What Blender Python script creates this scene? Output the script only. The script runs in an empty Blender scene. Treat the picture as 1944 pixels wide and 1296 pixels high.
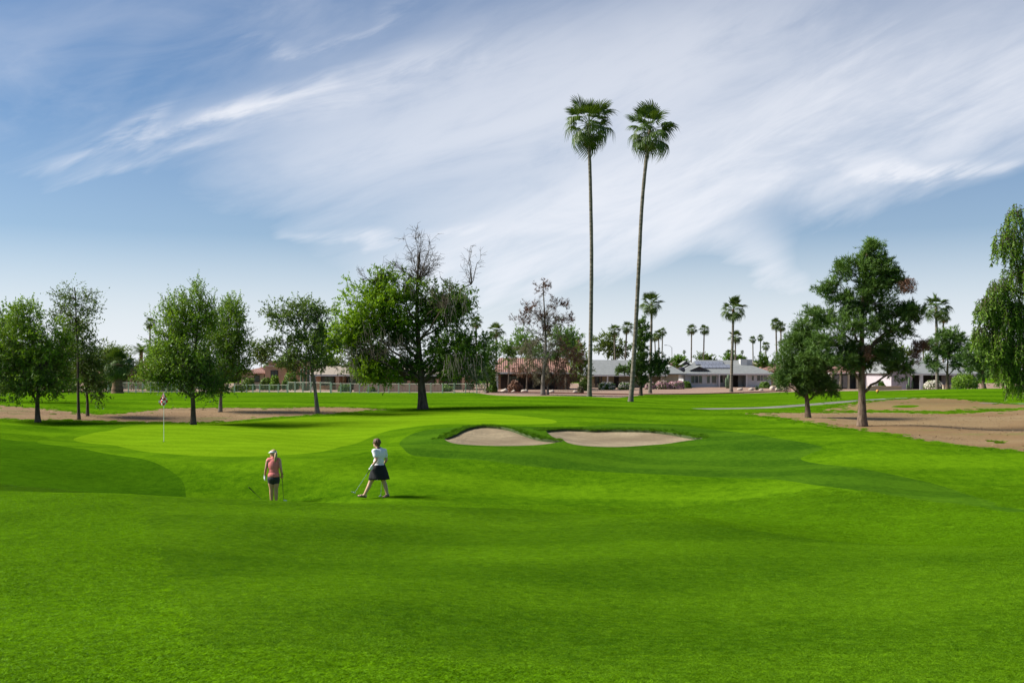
import bpy, math, random
import numpy as np
from mathutils import Vector, Matrix

SC = bpy.context.scene
COL = SC.collection
RNG = np.random.default_rng(7)
R = math.radians

# ------------------------------------------------------------------ camera
FPX, U0, VH, HC = 1890.0, 972.0, 700.0, 4.0      # focal length in photo pixels, centre column, horizon row, eye height
cam_data = bpy.data.cameras.new('camera')
cam_data.sensor_width = 36.0
cam_data.lens = 36.0 * FPX / 1944.0
cam_data.shift_y = (VH - 648.0) / 1944.0
cam_data.clip_start = 0.1
cam_data.clip_end = 9000.0
cam = bpy.data.objects.new('camera', cam_data)
cam.location = (0, 0, HC)
cam.rotation_euler = (R(90), 0, 0)
COL.objects.link(cam)
SC.camera = cam

# ------------------------------------------------------------------ view / world / sun
SC.view_settings.view_transform = 'Standard'
SC.view_settings.look = 'None'
SC.view_settings.exposure = 1.22
SC.view_settings.gamma = 1.0
SC.view_settings.use_curve_mapping = False
SC.cycles.use_denoising = True
SC.cycles.max_bounces = 6
SC.cycles.transparent_max_bounces = 8
SC.cycles.caustics_reflective = False
SC.cycles.caustics_refractive = False

SUN_EL, SUN_AZ = R(39), R(-84)     # azimuth measured from +Y (view direction) towards +X
sun_dir = Vector((math.cos(SUN_EL) * math.sin(SUN_AZ), math.cos(SUN_EL) * math.cos(SUN_AZ), math.sin(SUN_EL)))

class NT:
    """small helper for building node trees"""
    def __init__(self, tree):
        self.t = tree
        self.n = tree.nodes
        self.l = tree.links
    def new(self, typ, **kw):
        nd = self.n.new(typ)
        for k, v in kw.items():
            setattr(nd, k, v)
        return nd
    def put(self, sock, val):
        if isinstance(val, bpy.types.NodeSocket):
            self.l.new(val, sock)
        elif val is not None:
            if hasattr(sock.default_value, '__len__') and not hasattr(val, '__len__'):
                val = (val,) * len(sock.default_value)
            if hasattr(sock.default_value, '__len__') and len(sock.default_value) == 4 and len(val) == 3:
                val = tuple(val) + (1.0,)
            sock.default_value = val
    def m(self, op, a, b=None, c=None, clamp=False):
        nd = self.new('ShaderNodeMath', operation=op, use_clamp=clamp)
        for i, v in enumerate((a, b, c)):
            if v is not None:
                self.put(nd.inputs[i], v)
        return nd.outputs[0]
    def v(self, op, a, b=None):
        nd = self.new('ShaderNodeVectorMath', operation=op)
        self.put(nd.inputs[0], a)
        if b is not None:
            self.put(nd.inputs[3] if op == 'SCALE' else nd.inputs[1], b)
        return nd.outputs[0]
    def comb(self, x, y, z):
        nd = self.new('ShaderNodeCombineXYZ')
        for i, v in enumerate((x, y, z)):
            self.put(nd.inputs[i], v)
        return nd.outputs[0]
    def sep(self, vec):
        nd = self.new('ShaderNodeSeparateXYZ')
        self.put(nd.inputs[0], vec)
        return nd.outputs
    def noise(self, vec, scale, detail=4.0, rough=0.55, dist=0.0):
        nd = self.new('ShaderNodeTexNoise')
        self.put(nd.inputs['Vector'], vec)
        nd.inputs['Scale'].default_value = scale
        nd.inputs['Detail'].default_value = detail
        nd.inputs['Roughness'].default_value = rough
        nd.inputs['Distortion'].default_value = dist
        return nd.outputs['Fac']
    def rng(self, x, a, b, c=0.0, d=1.0, smooth=False):
        nd = self.new('ShaderNodeMapRange')
        nd.interpolation_type = 'SMOOTHSTEP' if smooth else 'LINEAR'
        for i, v in enumerate((x, a, b, c, d)):
            self.put(nd.inputs[i], v)
        return nd.outputs[0]
    def mix(self, fac, a, b, blend='MIX'):
        nd = self.new('ShaderNodeMix', data_type='RGBA', blend_type=blend)
        self.put(nd.inputs[0], fac)
        self.put(nd.inputs[6], a)
        self.put(nd.inputs[7], b)
        return nd.outputs[2]

world = bpy.data.worlds.new('World')
SC.world = world
world.use_nodes = True
world.cycles.sampling_method = 'MANUAL'
world.cycles.sample_map_resolution = 256
wt = NT(world.node_tree)
wt.n.clear()
def build_world():
    out = wt.new('ShaderNodeOutputWorld')
    bg = wt.new('ShaderNodeBackground')
    sky = wt.new('ShaderNodeTexSky')
    sky.sky_type = 'NISHITA'
    sky.sun_disc = False
    sky.sun_elevation = SUN_EL
    sky.sun_rotation = SUN_AZ
    sky.altitude = 350.0
    sky.air_density = 1.0
    sky.dust_density = 0.6
    sky.ozone_density = 2.2
    tc = wt.new('ShaderNodeTexCoord')
    d = tc.outputs['Generated']
    s = wt.sep(d)
    zc = wt.m('MAXIMUM', s[2], 0.0)
    # cirrus streaks, drawn out along the wind: bearing and height turned by the streak angle
    az = wt.m('ARCTAN2', s[0], s[1])
    el = wt.m('ARCSINE', s[2])
    ang = R(21)
    ca, sa = math.cos(ang), math.sin(ang)
    al = wt.m('ADD', wt.m('MULTIPLY', az, ca), wt.m('MULTIPLY', el, sa))
    ac = wt.m('SUBTRACT', wt.m('MULTIPLY', el, ca), wt.m('MULTIPLY', az, sa))
    p2 = wt.comb(al, wt.m('MULTIPLY', ac, 2.0), 0.3)
    broad = wt.noise(p2, 2.6, 3.0, 0.5, 0.7)
    fine = wt.noise(wt.v('MULTIPLY', p2, (0.8, 1.25, 1.0)), 7.0, 6.0, 0.62, 0.8)
    silk = wt.noise(wt.v('MULTIPLY', p2, (0.6, 1.9, 1.0)), 9.0, 5.0, 0.66, 0.9)
    # sheets and gaps of this sky, laid out by bearing (a) and height (e)
    yy = wt.m('MAXIMUM', s[1], 0.05)
    a = wt.m('DIVIDE', s[0], yy)
    e = wt.m('DIVIDE', s[2], yy)
    wob = wt.m('MULTIPLY', wt.m('SUBTRACT', broad, 0.5), 0.16)
    wob2 = wt.m('MULTIPLY', wt.m('SUBTRACT', fine, 0.5), 0.05)
    e2 = wt.m('ADD', wt.m('ADD', e, wob), wob2)
    def band(a0, e0, a1, e1, w, wa=None):
        # soft strip from (a0,e0) to (a1,e1), half width w
        L = math.hypot(a1 - a0, e1 - e0)
        tx, ty = (a1 - a0) / L, (e1 - e0) / L
        ra = wt.m('SUBTRACT', a, a0)
        re = wt.m('SUBTRACT', e2, e0)
        t = wt.m('ADD', wt.m('MULTIPLY', ra, tx), wt.m('MULTIPLY', re, ty))
        n = wt.m('ABSOLUTE', wt.m('SUBTRACT', wt.m('MULTIPLY', re, tx), wt.m('MULTIPLY', ra, ty)))
        k = wt.rng(n, 0.0, w, 1.0, 0.0, True)
        q = 0.25 * L
        g = wt.m('MULTIPLY', wt.rng(t, -q, q, 0, 1, True), wt.rng(t, L - q, L + q, 1, 0, True))
        return wt.m('MULTIPLY', k, g)
    def px2(u, v):
        return (u - U0) / FPX, (VH - v) / FPX
    def b(u0, v0, u1, v1, w):
        A, B = px2(u0, v0), px2(u1, v1)
        return band(A[0], A[1], B[0], B[1], w / FPX)
    sheets = [(b(640, 650, 1800, 170, 250), 1.0), (b(720, 500, 2300, 40, 220), 0.85), (b(450, 300, 1500, 60, 240), 0.65),
              (b(1150, 330, 1600, 610, 90), 0.85), (b(-300, 130, 700, -60, 150), 0.18),
              (b(700, 150, 2300, -120, 280), 0.45)]
    wisps = [(b(60, 262, 470, 150, 30), 0.36), (b(400, 165, 680, 75, 26), 0.28), (b(440, 60, 760, -10, 17), 0.30),
             (b(120, 290, 440, 215, 30), 0.40), (b(560, 425, 880, 395, 22), 0.5), (b(1640, 340, 1930, 290, 26), 0.6),
             (b(250, 210, 900, 60, 60), 0.30)]
    tot = None
    for k, w in sheets:
        x = wt.m('MULTIPLY', k, w)
        tot = x if tot is None else wt.m('ADD', tot, wt.m('MULTIPLY', x, wt.m('SUBTRACT', 1.0, tot)))
    tex = wt.m('ADD', wt.m('MULTIPLY', broad, 0.6), wt.m('ADD', wt.m('MULTIPLY', fine, 0.7), wt.m('MULTIPLY', silk, 0.5)))
    tot = wt.m('MULTIPLY', tot, wt.rng(tex, 0.62, 1.08, 0.66, 1.0, True))
    wis = None
    for k, w in wisps:
        x = wt.m('MULTIPLY', k, w)
        wis = x if wis is None else wt.m('ADD', wis, x)
    wis = wt.m('MULTIPLY', wis, wt.rng(wt.m('ADD', wt.m('MULTIPLY', fine, 0.5), wt.m('MULTIPLY', silk, 0.5)), 0.36, 0.66, 0.0, 1.0, True))
    veil = wt.rng(wt.m('ADD', wt.m('MULTIPLY', broad, 0.6), wt.m('MULTIPLY', fine, 0.5)), 0.42, 0.9, 0.04, 0.34, True)
    horizon = wt.m('MAXIMUM', wt.rng(zc, 0.0, 0.20, 0.93, 0.0, True), wt.rng(zc, 0.0, 0.42, 0.34, 0.0, True))
    cl = wt.m('ADD', tot, wt.m('MULTIPLY', veil, wt.m('SUBTRACT', 1.0, wt.m('MINIMUM', tot, 1.0))))
    cl = wt.m('ADD', cl, wis, clamp=True)
    cl = wt.m('MAXIMUM', cl, horizon)
    cl = wt.m('MULTIPLY', cl, 0.93, clamp=True)
    hs = wt.new('ShaderNodeHueSaturation')
    hs.inputs['Saturation'].default_value = 1.16
    hs.inputs['Value'].default_value = 0.66
    wt.put(hs.inputs['Color'], wt.mix(1.0, sky.outputs[0], (0.84, 1.04, 1.20, 1), 'MULTIPLY'))
    cloudcol = wt.mix(wt.rng(zc, 0.0, 0.4), (7.5, 7.75, 8.3, 1), (6.8, 7.0, 7.6, 1))
    col = wt.mix(cl, hs.outputs[0], cloudcol)
    wt.put(bg.inputs['Color'], col)
    bg.inputs['Strength'].default_value = 0.052
    wt.l.new(bg.outputs[0], out.inputs[0])
build_world()

sun_data = bpy.data.lights.new('sun', 'SUN')
sun_data.energy = 3.8
sun_data.angle = R(22.0)
sun_data.color = (1.0, 0.955, 0.88)
sun = bpy.data.objects.new('sun', sun_data)
sun.rotation_euler = sun_dir.to_track_quat('Z', 'Y').to_euler()
sun.location = (-40, -20, 60)
COL.objects.link(sun)

# ------------------------------------------------------------------ general helpers
def tag(o, label=None, cat=None, group=None, kind=None):
    if label: o['label'] = label
    if cat: o['category'] = cat
    if group: o['group'] = group
    if kind: o['kind'] = kind
    return o

def mesh_np(name, verts, faces_idx, loop_tot, mat=None, parent=None, smooth=False, colors=None):
    """verts (n,3); faces_idx flat loop indices; loop_tot per-face counts (array or int)"""
    verts = np.asarray(verts, np.float32).reshape(-1, 3)
    faces_idx = np.asarray(faces_idx, np.int32).ravel()
    if np.isscalar(loop_tot):
        loop_tot = np.full(len(faces_idx) // loop_tot, loop_tot, np.int32)
    loop_tot = np.asarray(loop_tot, np.int32)
    me = bpy.data.meshes.new(name)
    me.vertices.add(len(verts)); me.vertices.foreach_set('co', verts.ravel())
    me.loops.add(len(faces_idx)); me.loops.foreach_set('vertex_index', faces_idx)
    me.polygons.add(len(loop_tot))
    starts = np.concatenate([[0], np.cumsum(loop_tot)[:-1]]).astype(np.int32)
    me.polygons.foreach_set('loop_start', starts)
    me.polygons.foreach_set('loop_total', loop_tot)
    if smooth:
        me.polygons.foreach_set('use_smooth', np.ones(len(loop_tot), bool))
    if colors is not None:
        at = me.attributes.new('tone', 'FLOAT', 'POINT')
        at.data.foreach_set('value', np.asarray(colors, np.float32).ravel())
    me.update(calc_edges=True)
    if mat is not None:
        me.materials.append(mat)
    return me

def link(name, me, parent=None, loc=None):
    o = bpy.data.objects.new(name, me)
    COL.objects.link(o)
    if parent is not None:
        o.parent = parent
    if loc is not None:
        o.location = loc
    return o

def empty(name, loc=(0, 0, 0), rz=0.0):
    o = bpy.data.objects.new(name, None)
    o.empty_display_size = 0.3
    o.location = loc
    o.rotation_euler = (0, 0, rz)
    COL.objects.link(o)
    return o

class MB:
    """collects simple shapes into one mesh"""
    def __init__(self):
        self.v, self.f = [], []
    def poly(self, pts):
        n = len(self.v)
        self.v += [tuple(p) for p in pts]
        self.f.append(tuple(range(n, n + len(pts))))
    def box(self, x0, x1, y0, y1, z0, z1):
        n = len(self.v)
        self.v += [(x, y, z) for z in (z0, z1) for y in (y0, y1) for x in (x0, x1)]
        for q in ((0, 2, 3, 1), (4, 5, 7, 6), (0, 1, 5, 4), (2, 6, 7, 3), (0, 4, 6, 2), (1, 3, 7, 5)):
            self.f.append(tuple(n + i for i in q))
        return self
    def tube(self, pts, radii, seg=8, cap=True):
        pts = [Vector(p) for p in pts]
        if not hasattr(radii, '__len__'): radii = [radii] * len(pts)
        n = len(self.v)
        t0 = None
        for i, p in enumerate(pts):
            t = (pts[min(i + 1, len(pts) - 1)] - pts[max(i - 1, 0)]).normalized()
            ref = Vector((0, 1, 0)) if abs(t.y) < 0.9 else Vector((1, 0, 0))
            a = t.cross(ref).normalized(); b = t.cross(a).normalized()
            for k in range(seg):
                th = 2 * math.pi * k / seg
                self.v.append(tuple(p + (a * math.cos(th) + b * math.sin(th)) * radii[i]))
        for i in range(len(pts) - 1):
            for k in range(seg):
                q = (k + 1) % seg
                self.f.append((n + i * seg + k, n + i * seg + q, n + (i + 1) * seg + q, n + (i + 1) * seg + k))
        if cap:
            self.f.append(tuple(n + k for k in range(seg))[::-1])
            self.f.append(tuple(n + (len(pts) - 1) * seg + k for k in range(seg)))
        return self
    def ellipsoid(self, c, r, nu=12, nv=8, rot=None):
        n = len(self.v)
        for j in range(nv + 1):
            ph = math.pi * j / nv
            for i in range(nu):
                th = 2 * math.pi * i / nu
                p = Vector((r[0] * math.sin(ph) * math.cos(th), r[1] * math.sin(ph) * math.sin(th), r[2] * math.cos(ph)))
                if rot is not None: p = rot @ p
                self.v.append(tuple(p + Vector(c)))
        for j in range(nv):
            for i in range(nu):
                q = (i + 1) % nu
                self.f.append((n + j * nu + i, n + (j + 1) * nu + i, n + (j + 1) * nu + q, n + j * nu + q))
        return self
    def mesh(self, name, mat=None, smooth=False):
        me = bpy.data.meshes.new(name)
        me.from_pydata(self.v, [], self.f)
        if smooth:
            me.polygons.foreach_set('use_smooth', [True] * len(me.polygons))
        me.update()
        if mat is not None: me.materials.append(mat)
        return me
    def build(self, name, mat=None, parent=None, smooth=False):
        return link(name, self.mesh(name, mat, smooth), parent)

# ------------------------------------------------------------------ materials
def mat_new(name):
    m = bpy.data.materials.new(name)
    m.use_nodes = True
    t = NT(m.node_tree)
    bsdf = t.n['Principled BSDF']
    return m, t, bsdf

def mat_plain(name, col, rough=0.6, var=0.15, scale=3.0, metal=0.0, bump=0.0, spec=0.4):
    """one colour with soft mottling and fine relief"""
    m, t, b = mat_new(name)
    tc = t.new('ShaderNodeTexCoord')
    n1 = t.noise(tc.outputs['Object'], scale, 6.0, 0.6)
    k = t.rng(n1, 0.3, 0.7, 1 - var, 1 + var)
    t.put(b.inputs['Base Color'], t.mix(1.0, col, t.comb(k, k, k), 'MULTIPLY'))
    b.inputs['Roughness'].default_value = rough
    b.inputs['Metallic'].default_value = metal
    b.inputs['Specular IOR Level'].default_value = spec
    if bump:
        bp = t.new('ShaderNodeBump')
        bp.inputs['Strength'].default_value = bump
        bp.inputs['Distance'].default_value = 0.02
        t.put(bp.inputs['Height'], t.noise(tc.outputs['Object'], scale * 8, 5.0, 0.6))
        t.l.new(bp.outputs[0], b.inputs['Normal'])
    return m

def mat_grass(name, dark, light, fine=1.0, stripe=0.0, stripe_w=2.0, stripe_dir=0.1, dry=0.0):
    m, t, b = mat_new(name)
    geo = t.new('ShaderNodeNewGeometry')
    p = geo.outputs['Position']
    big = t.noise(p, 0.16, 3.0, 0.55)
    mid = t.noise(p, 1.3, 4.0, 0.6)
    fin = t.noise(t.v('MULTIPLY', p, (1.0, 0.75, 1.0)), 34.0 * fine, 4.0, 0.7)
    cl = t.noise(t.v('MULTIPLY', p, (1.0, 0.6, 1.0)), 5.0 * fine, 6.0, 0.75)
    k = t.m('ADD', t.m('MULTIPLY', t.m('SUBTRACT', big, 0.5), 1.0), t.m('MULTIPLY', t.m('SUBTRACT', mid, 0.5), 0.7))
    k = t.m('ADD', k, t.m('MULTIPLY', t.m('SUBTRACT', fin, 0.5), 1.8))
    k = t.m('ADD', k, t.m('MULTIPLY', t.m('SUBTRACT', cl, 0.5), 1.7))
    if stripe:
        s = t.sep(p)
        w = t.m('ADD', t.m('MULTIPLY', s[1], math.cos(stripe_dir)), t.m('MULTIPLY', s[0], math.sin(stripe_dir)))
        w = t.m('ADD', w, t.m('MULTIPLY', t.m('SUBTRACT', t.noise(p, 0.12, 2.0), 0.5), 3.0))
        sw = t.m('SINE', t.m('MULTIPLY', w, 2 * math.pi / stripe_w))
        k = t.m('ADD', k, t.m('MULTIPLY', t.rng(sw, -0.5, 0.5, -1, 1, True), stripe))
    f = t.m('ADD', 0.5, k, clamp=True)
    c = t.mix(f, dark, light)
    if dry:
        dn = t.rng(t.noise(p, 2.6, 5.0, 0.65), 0.56, 0.78, 0.0, dry, True)
        c = t.mix(dn, c, (0.16, 0.15, 0.03, 1))
    t.put(b.inputs['Base Color'], c)
    b.inputs['Roughness'].default_value = 0.75
    b.inputs['Specular IOR Level'].default_value = 0.0
    bp = t.new('ShaderNodeBump')
    bp.inputs['Strength'].default_value = 0.75
    bp.inputs['Distance'].default_value = 0.03
    t.put(bp.inputs['Height'], t.m('ADD', fin, t.m('MULTIPLY', cl, 1.2)))
    t.l.new(bp.outputs[0], b.inputs['Normal'])
    return m

def mat_dirt(name, cols, scale=0.5, green=None, litter=0.5):
    m, t, b = mat_new(name)
    geo = t.new('ShaderNodeNewGeometry')
    p = geo.outputs['Position']
    n1 = t.noise(t.v('MULTIPLY', p, (0.45, 1.0, 1.0)), scale, 6.0, 0.62)
    n2 = t.noise(p, 5.0, 6.0, 0.68)
    n3 = t.noise(p, 26.0, 5.0, 0.7)
    c = t.mix(t.rng(n1, 0.36, 0.64, 0, 1, True), cols[0], cols[1])
    c = t.mix(t.rng(n2, 0.45, 0.72, 0, litter, True), c, cols[2])
    c = t.mix(t.rng(n3, 0.52, 0.75, 0, 0.55, True), c, cols[3])
    if green is not None:
        n4 = t.noise(t.v('MULTIPLY', p, (0.35, 1.0, 1.0)), 0.33, 6.0, 0.66)
        c = t.mix(t.rng(n4, 0.57, 0.70, 0, 0.75, True), c, green)
    t.put(b.inputs['Base Color'], c)
    b.inputs['Roughness'].default_value = 0.9
    b.inputs['Specular IOR Level'].default_value = 0.15
    bp = t.new('ShaderNodeBump')
    bp.inputs['Strength'].default_value = 0.8
    bp.inputs['Distance'].default_value = 0.05
    t.put(bp.inputs['Height'], t.m('ADD', n2, t.m('MULTIPLY', n3, 0.5)))
    t.l.new(bp.outputs[0], b.inputs['Normal'])
    return m

M = {}
M['rough'] = mat_grass('grass_rough', (0.031, 0.088, 0.002, 1), (0.098, 0.205, 0.004, 1), 0.8, stripe=0.15, stripe_w=5.5, stripe_dir=0.35)
M['rough_dark'] = mat_grass('grass_rough_dark', (0.020, 0.063, 0.002, 1), (0.050, 0.124, 0.003, 1), 0.8)
M['fairway'] = mat_grass('grass_fairway', (0.031, 0.088, 0.003, 1), (0.086, 0.178, 0.005, 1), 1.2, stripe=0.14, stripe_w=4.4, stripe_dir=-0.12)  # stripe bands: mowing nap, also painting in the shading of the turf folds
M['approach'] = mat_grass('grass_approach', (0.023, 0.070, 0.004, 1), (0.062, 0.140, 0.006, 1), 1.2, stripe=0.15, stripe_w=3.2, stripe_dir=0.5)
M['collar'] = mat_grass('grass_collar', (0.047, 0.118, 0.003, 1), (0.090, 0.190, 0.004, 1), 1.3, stripe=0.15, stripe_w=2.0, stripe_dir=-0.4)
M['green'] = mat_grass('grass_green', (0.100, 0.198, 0.004, 1), (0.148, 0.268, 0.006, 1), 1.6, stripe=0.16, stripe_w=1.7, stripe_dir=0.3)
M['sand'] = mat_dirt('bunker_sand', ((0.180, 0.136, 0.082, 1), (0.32, 0.256, 0.158, 1), (0.185, 0.145, 0.092, 1), (0.28, 0.224, 0.142, 1)), 0.45, None, 0.7)
M['dirt_left'] = mat_dirt('bare_dirt', ((0.1880, 0.1148, 0.0563, 1), (0.2400, 0.1591, 0.0800, 1), (0.1360, 0.0854, 0.0422, 1), (0.2640, 0.1901, 0.0992, 1)), 0.3, (0.0800, 0.1164, 0.0192, 1))
M['dirt_right'] = mat_dirt('bare_ground', ((0.1880, 0.1137, 0.0499, 1), (0.2400, 0.1662, 0.0800, 1), (0.1320, 0.0862, 0.0397, 1), (0.2720, 0.2078, 0.1056, 1)), 0.22, (0.1280, 0.1568, 0.0320, 1))
M['dry'] = mat_dirt('dry_turf', ((0.2125, 0.1275, 0.0510, 1), (0.2210, 0.1530, 0.0595, 1), (0.1275, 0.1232, 0.0298, 1), (0.2380, 0.1785, 0.0850, 1)), 0.25, (0.0765, 0.1445, 0.0102, 1), 0.6)
M['gravel'] = mat_dirt('desert_gravel', ((0.2635, 0.1700, 0.1232, 1), (0.3060, 0.2125, 0.1530, 1), (0.2125, 0.1403, 0.1020, 1), (0.3315, 0.2465, 0.1913, 1)), 0.15, None)
M['path'] = mat_plain('path_concrete', (0.185, 0.178, 0.155, 1), 0.95, 0.2, 1.2, bump=0.3, spec=0.0)
# ------------------------------------------------------------------ terrain
def P(u, v, d):
    """photo pixel + distance along the view axis -> world point"""
    return np.array([(u - U0) / FPX * d, d, HC - (v - VH) / FPX * d])
def XU(u, d):
    return (u - U0) / FPX * d

CTRL = []
def col_pts(u, *dv):
    for d, v in dv:
        CTRL.append(P(u, v, d))
def zpt(x, y, z):
    CTRL.append(np.array([x, y, z]))

col_pts(0, (5.4, 1296), (7.5, 1203), (11, 1085), (16, 988), (19, 952), (21, 933), (33, 866), (40, 832), (47, 812), (55, 797), (60, 782), (65, 769), (75, 761), (95, 751), (118, 745))
for d, z in ((23.5, 1.02), (27, .86)): zpt(XU(0, d), d, z)
col_pts(250, (5.4, 1296), (7.5, 1202), (11, 1087), (16, 996), (19, 959), (21, 941), (33, 888), (38, 851), (43, 835), (50, 813), (56, 803), (63, 782), (66, 777), (78, 760), (97, 750), (118, 745))
for d, z in ((23.5, .80), (28, .48)): zpt(XU(250, d), d, z)
col_pts(500, (5.4, 1296), (7.5, 1199), (11, 1090), (16, 1005), (19, 964), (21, 945), (32, 905), (36, 867), (43, 838), (50, 815), (57, 796), (66, 774), (80, 758), (98, 750), (118, 745))
for d, z in ((23.5, .62), (29, .04)): zpt(XU(500, d), d, z)
col_pts(720, (5.4, 1296), (7.5, 1197), (11, 1092), (16, 1012), (19, 972), (21, 953), (31, 910), (35, 872), (38, 853), (43, 835), (50, 814), (60, 790), (67, 775), (85, 757), (118, 746))
for d, z in ((23.5, .66), (27.8, .34)): zpt(XU(720, d), d, z)
col_pts(972, (5.4, 1296), (7.5, 1195), (11, 1095), (16, 1022), (19, 984), (21, 967), (28, 945), (31, 918), (35, 880), (38.5, 851), (46.5, 808), (55, 793), (65, 774), (75, 760), (84, 752), (118, 746))
for d, z in ((23.5, .50), (98, 1.1)): zpt(XU(972, d), d, z)
col_pts(1300, (5.4, 1296), (7.5, 1195), (11, 1100), (16, 1032), (18, 1005), (20, 986), (27, 957), (31, 918), (35, 882), (39, 850), (44, 827), (52, 803), (60, 786), (75, 768), (95, 757), (125, 749))
zpt(XU(1300, 23), 23, .46)
col_pts(1120, (46.5, 812), (55, 794), (70, 767), (84, 752)); zpt(XU(1120, 100), 100, 1.0)
col_pts(1198, (60, 783), (78, 762)); zpt(XU(1198, 90), 90, 1.12)
col_pts(1450, (60, 784), (75, 771), (100, 757), (125, 748))
col_pts(1650, (5.4, 1296), (7.5, 1195), (11, 1100), (14, 1058), (16, 1036), (22, 990), (26, 936), (30, 890), (36, 843), (40, 821), (48, 809), (62, 786), (78, 765), (105, 748), (130, 740))
zpt(XU(1650, 19), 19, .70)
col_pts(1944, (5.4, 1296), (7.5, 1195), (11, 1100), (16, 1036), (19, 1001), (22, 971), (26, 930), (30, 882), (33, 860), (42, 831), (55, 794), (65, 777), (80, 764), (98, 738))
col_pts(1800, (40, 835), (48, 812), (56, 793), (70, 772), (82, 760), (100, 740), (120, 738))
col_pts(1032, (42, 835)); col_pts(1200, (46.5, 815)); col_pts(1325, (42.5, 834)); col_pts(900, (46.5, 809)); col_pts(840, (41, 837))
for uu in (-700, -300, 2250, 2650):
    for d, z in ((12, 1.7), (22, 1.25), (32, 1.2), (45, 1.25), (62, 1.45), (90, 1.5), (118, 1.25)):
        zpt(XU(uu, d), d, z)
for uu in (-700, 0, 500, 972, 1300, 1650, 1944, 2650):
    for d, z in ((150, .95), (180, .8), (260, .7), (500, .6), (1500, .5), (3500, .4)):
        zpt(XU(uu, d), d, z)
for x in (-14, -7, 0, 7, 14):
    for y, z in ((-14, 2.55), (-5, 2.5), (2, 2.45)):
        zpt(x, y, z)
CTRL = np.array(CTRL)

def conf(x, y):
    y = np.maximum(y, -18.0) + 26.0
    r = np.hypot(x, y)
    return 30 * np.log(r / 26.0), 30 * np.arctan2(x, y)
def _kern(r2):
    return 0.5 * r2 * np.log(r2 + 1e-9)
_cx, _cy = conf(CTRL[:, 0], CTRL[:, 1])
def _fit():
    n = len(CTRL)
    r2 = (_cx[:, None] - _cx[None]) ** 2 + (_cy[:, None] - _cy[None]) ** 2
    K = _kern(r2) + np.eye(n) * 0.25
    Pm = np.stack([np.ones(n), _cx, _cy], 1)
    A = np.block([[K, Pm], [Pm.T, np.zeros((3, 3))]])
    return np.linalg.solve(A, np.concatenate([CTRL[:, 2], np.zeros(3)]))
_W = _fit()
def terrain(x, y):
    x = np.atleast_1d(np.asarray(x, float)); y = np.atleast_1d(np.asarray(y, float))
    out = np.empty(x.size)
    xf, yf = x.ravel(), y.ravel()
    for s in range(0, x.size, 20000):
        a, b = conf(xf[s:s + 20000], yf[s:s + 20000])
        r2 = (a[:, None] - _cx[None]) ** 2 + (b[:, None] - _cy[None]) ** 2
        out[s:s + 20000] = _kern(r2) @ _W[:-3] + _W[-3] + _W[-2] * a + _W[-1] * b
    fg = np.clip((yf - 4) / 4, 0, 1) * np.clip((62 - yf) / 12, 0, 1) * (1 - 0.7 * np.exp(-((yf - 21.5) / 2.0) ** 2))        # gentle rolls of the turf
    out += fg * (0.075 * np.sin(xf * 0.55 + 0.8 * np.sin(yf * 0.23) + 0.35 * yf) + 0.035 * np.sin(xf * 1.0 - 0.55 * yf + 1.7) + 0.03 * np.sin(0.9 * yf + 0.5 * xf + 0.6))
    far = np.clip((np.hypot(xf, yf) - 200) / 300, 0, 1)
    far = np.maximum(far, np.clip((np.abs(xf) - 70 - 0.6 * np.maximum(yf, 0)) / 100, 0, 1))
    out = out * (1 - far) + 0.6 * far
    return out.reshape(x.shape)
def tz(x, y):
    return float(terrain(x, y)[0])

def cast(u, v):
    """first ground point seen in the direction of a photo pixel"""
    d = np.concatenate([np.arange(4, 60, 0.1), np.arange(60, 260, 0.25)])
    x = (u - U0) / FPX * d
    h = HC - (v - VH) / FPX * d - terrain(x, d)
    i = np.argmax(h < 0)
    if h[i] >= 0: i = len(d) - 1
    if i == 0: return x[0], d[0]
    t = h[i - 1] / (h[i - 1] - h[i] + 1e-12)
    dd = d[i - 1] + t * (d[i] - d[i - 1])
    return (u - U0) / FPX * dd, dd

def smooth_poly(pts, n=6, closed=True):
    pts = np.asarray(pts, float)
    m = len(pts)
    out = []
    for i in range(m if closed else m - 1):
        p0, p1, p2, p3 = (pts[(i + k - 1) % m] if closed else pts[min(max(i + k - 1, 0), m - 1)] for k in range(4))
        for t in np.arange(n) / n:
            out.append(0.5 * (2 * p1 + (p2 - p0) * t + (2 * p0 - 5 * p1 + 4 * p2 - p3) * t * t + (3 * p1 - p0 - 3 * p2 + p3) * t ** 3))
    if not closed: out.append(pts[-1])
    return np.array(out)

def ground_poly(pix, n=5, wob=0.0):
    """outline given as photo pixels (u,v) or (u,None,d) -> smooth outline on the ground (x,y)"""
    w = []
    for p in pix:
        w.append(cast(p[0], p[1]) if len(p) == 2 else (XU(p[0], p[2]), p[2]))
    q = smooth_poly(w, n)
    if wob:
        k = np.arange(len(q))
        nx = np.roll(q, -1, 0) - np.roll(q, 1, 0)
        nx = np.stack([nx[:, 1], -nx[:, 0]], 1); nx /= np.linalg.norm(nx, axis=1)[:, None] + 1e-9
        ph = RNG.uniform(0, 6.28, 6)
        w_ = sum(np.sin(k * f + p) for f, p in zip((0.31, 0.53, 0.87, 1.3, 1.9, 2.6), ph)) / 3.0
        q = q + nx * w_[:, None] * wob
    return q

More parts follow.
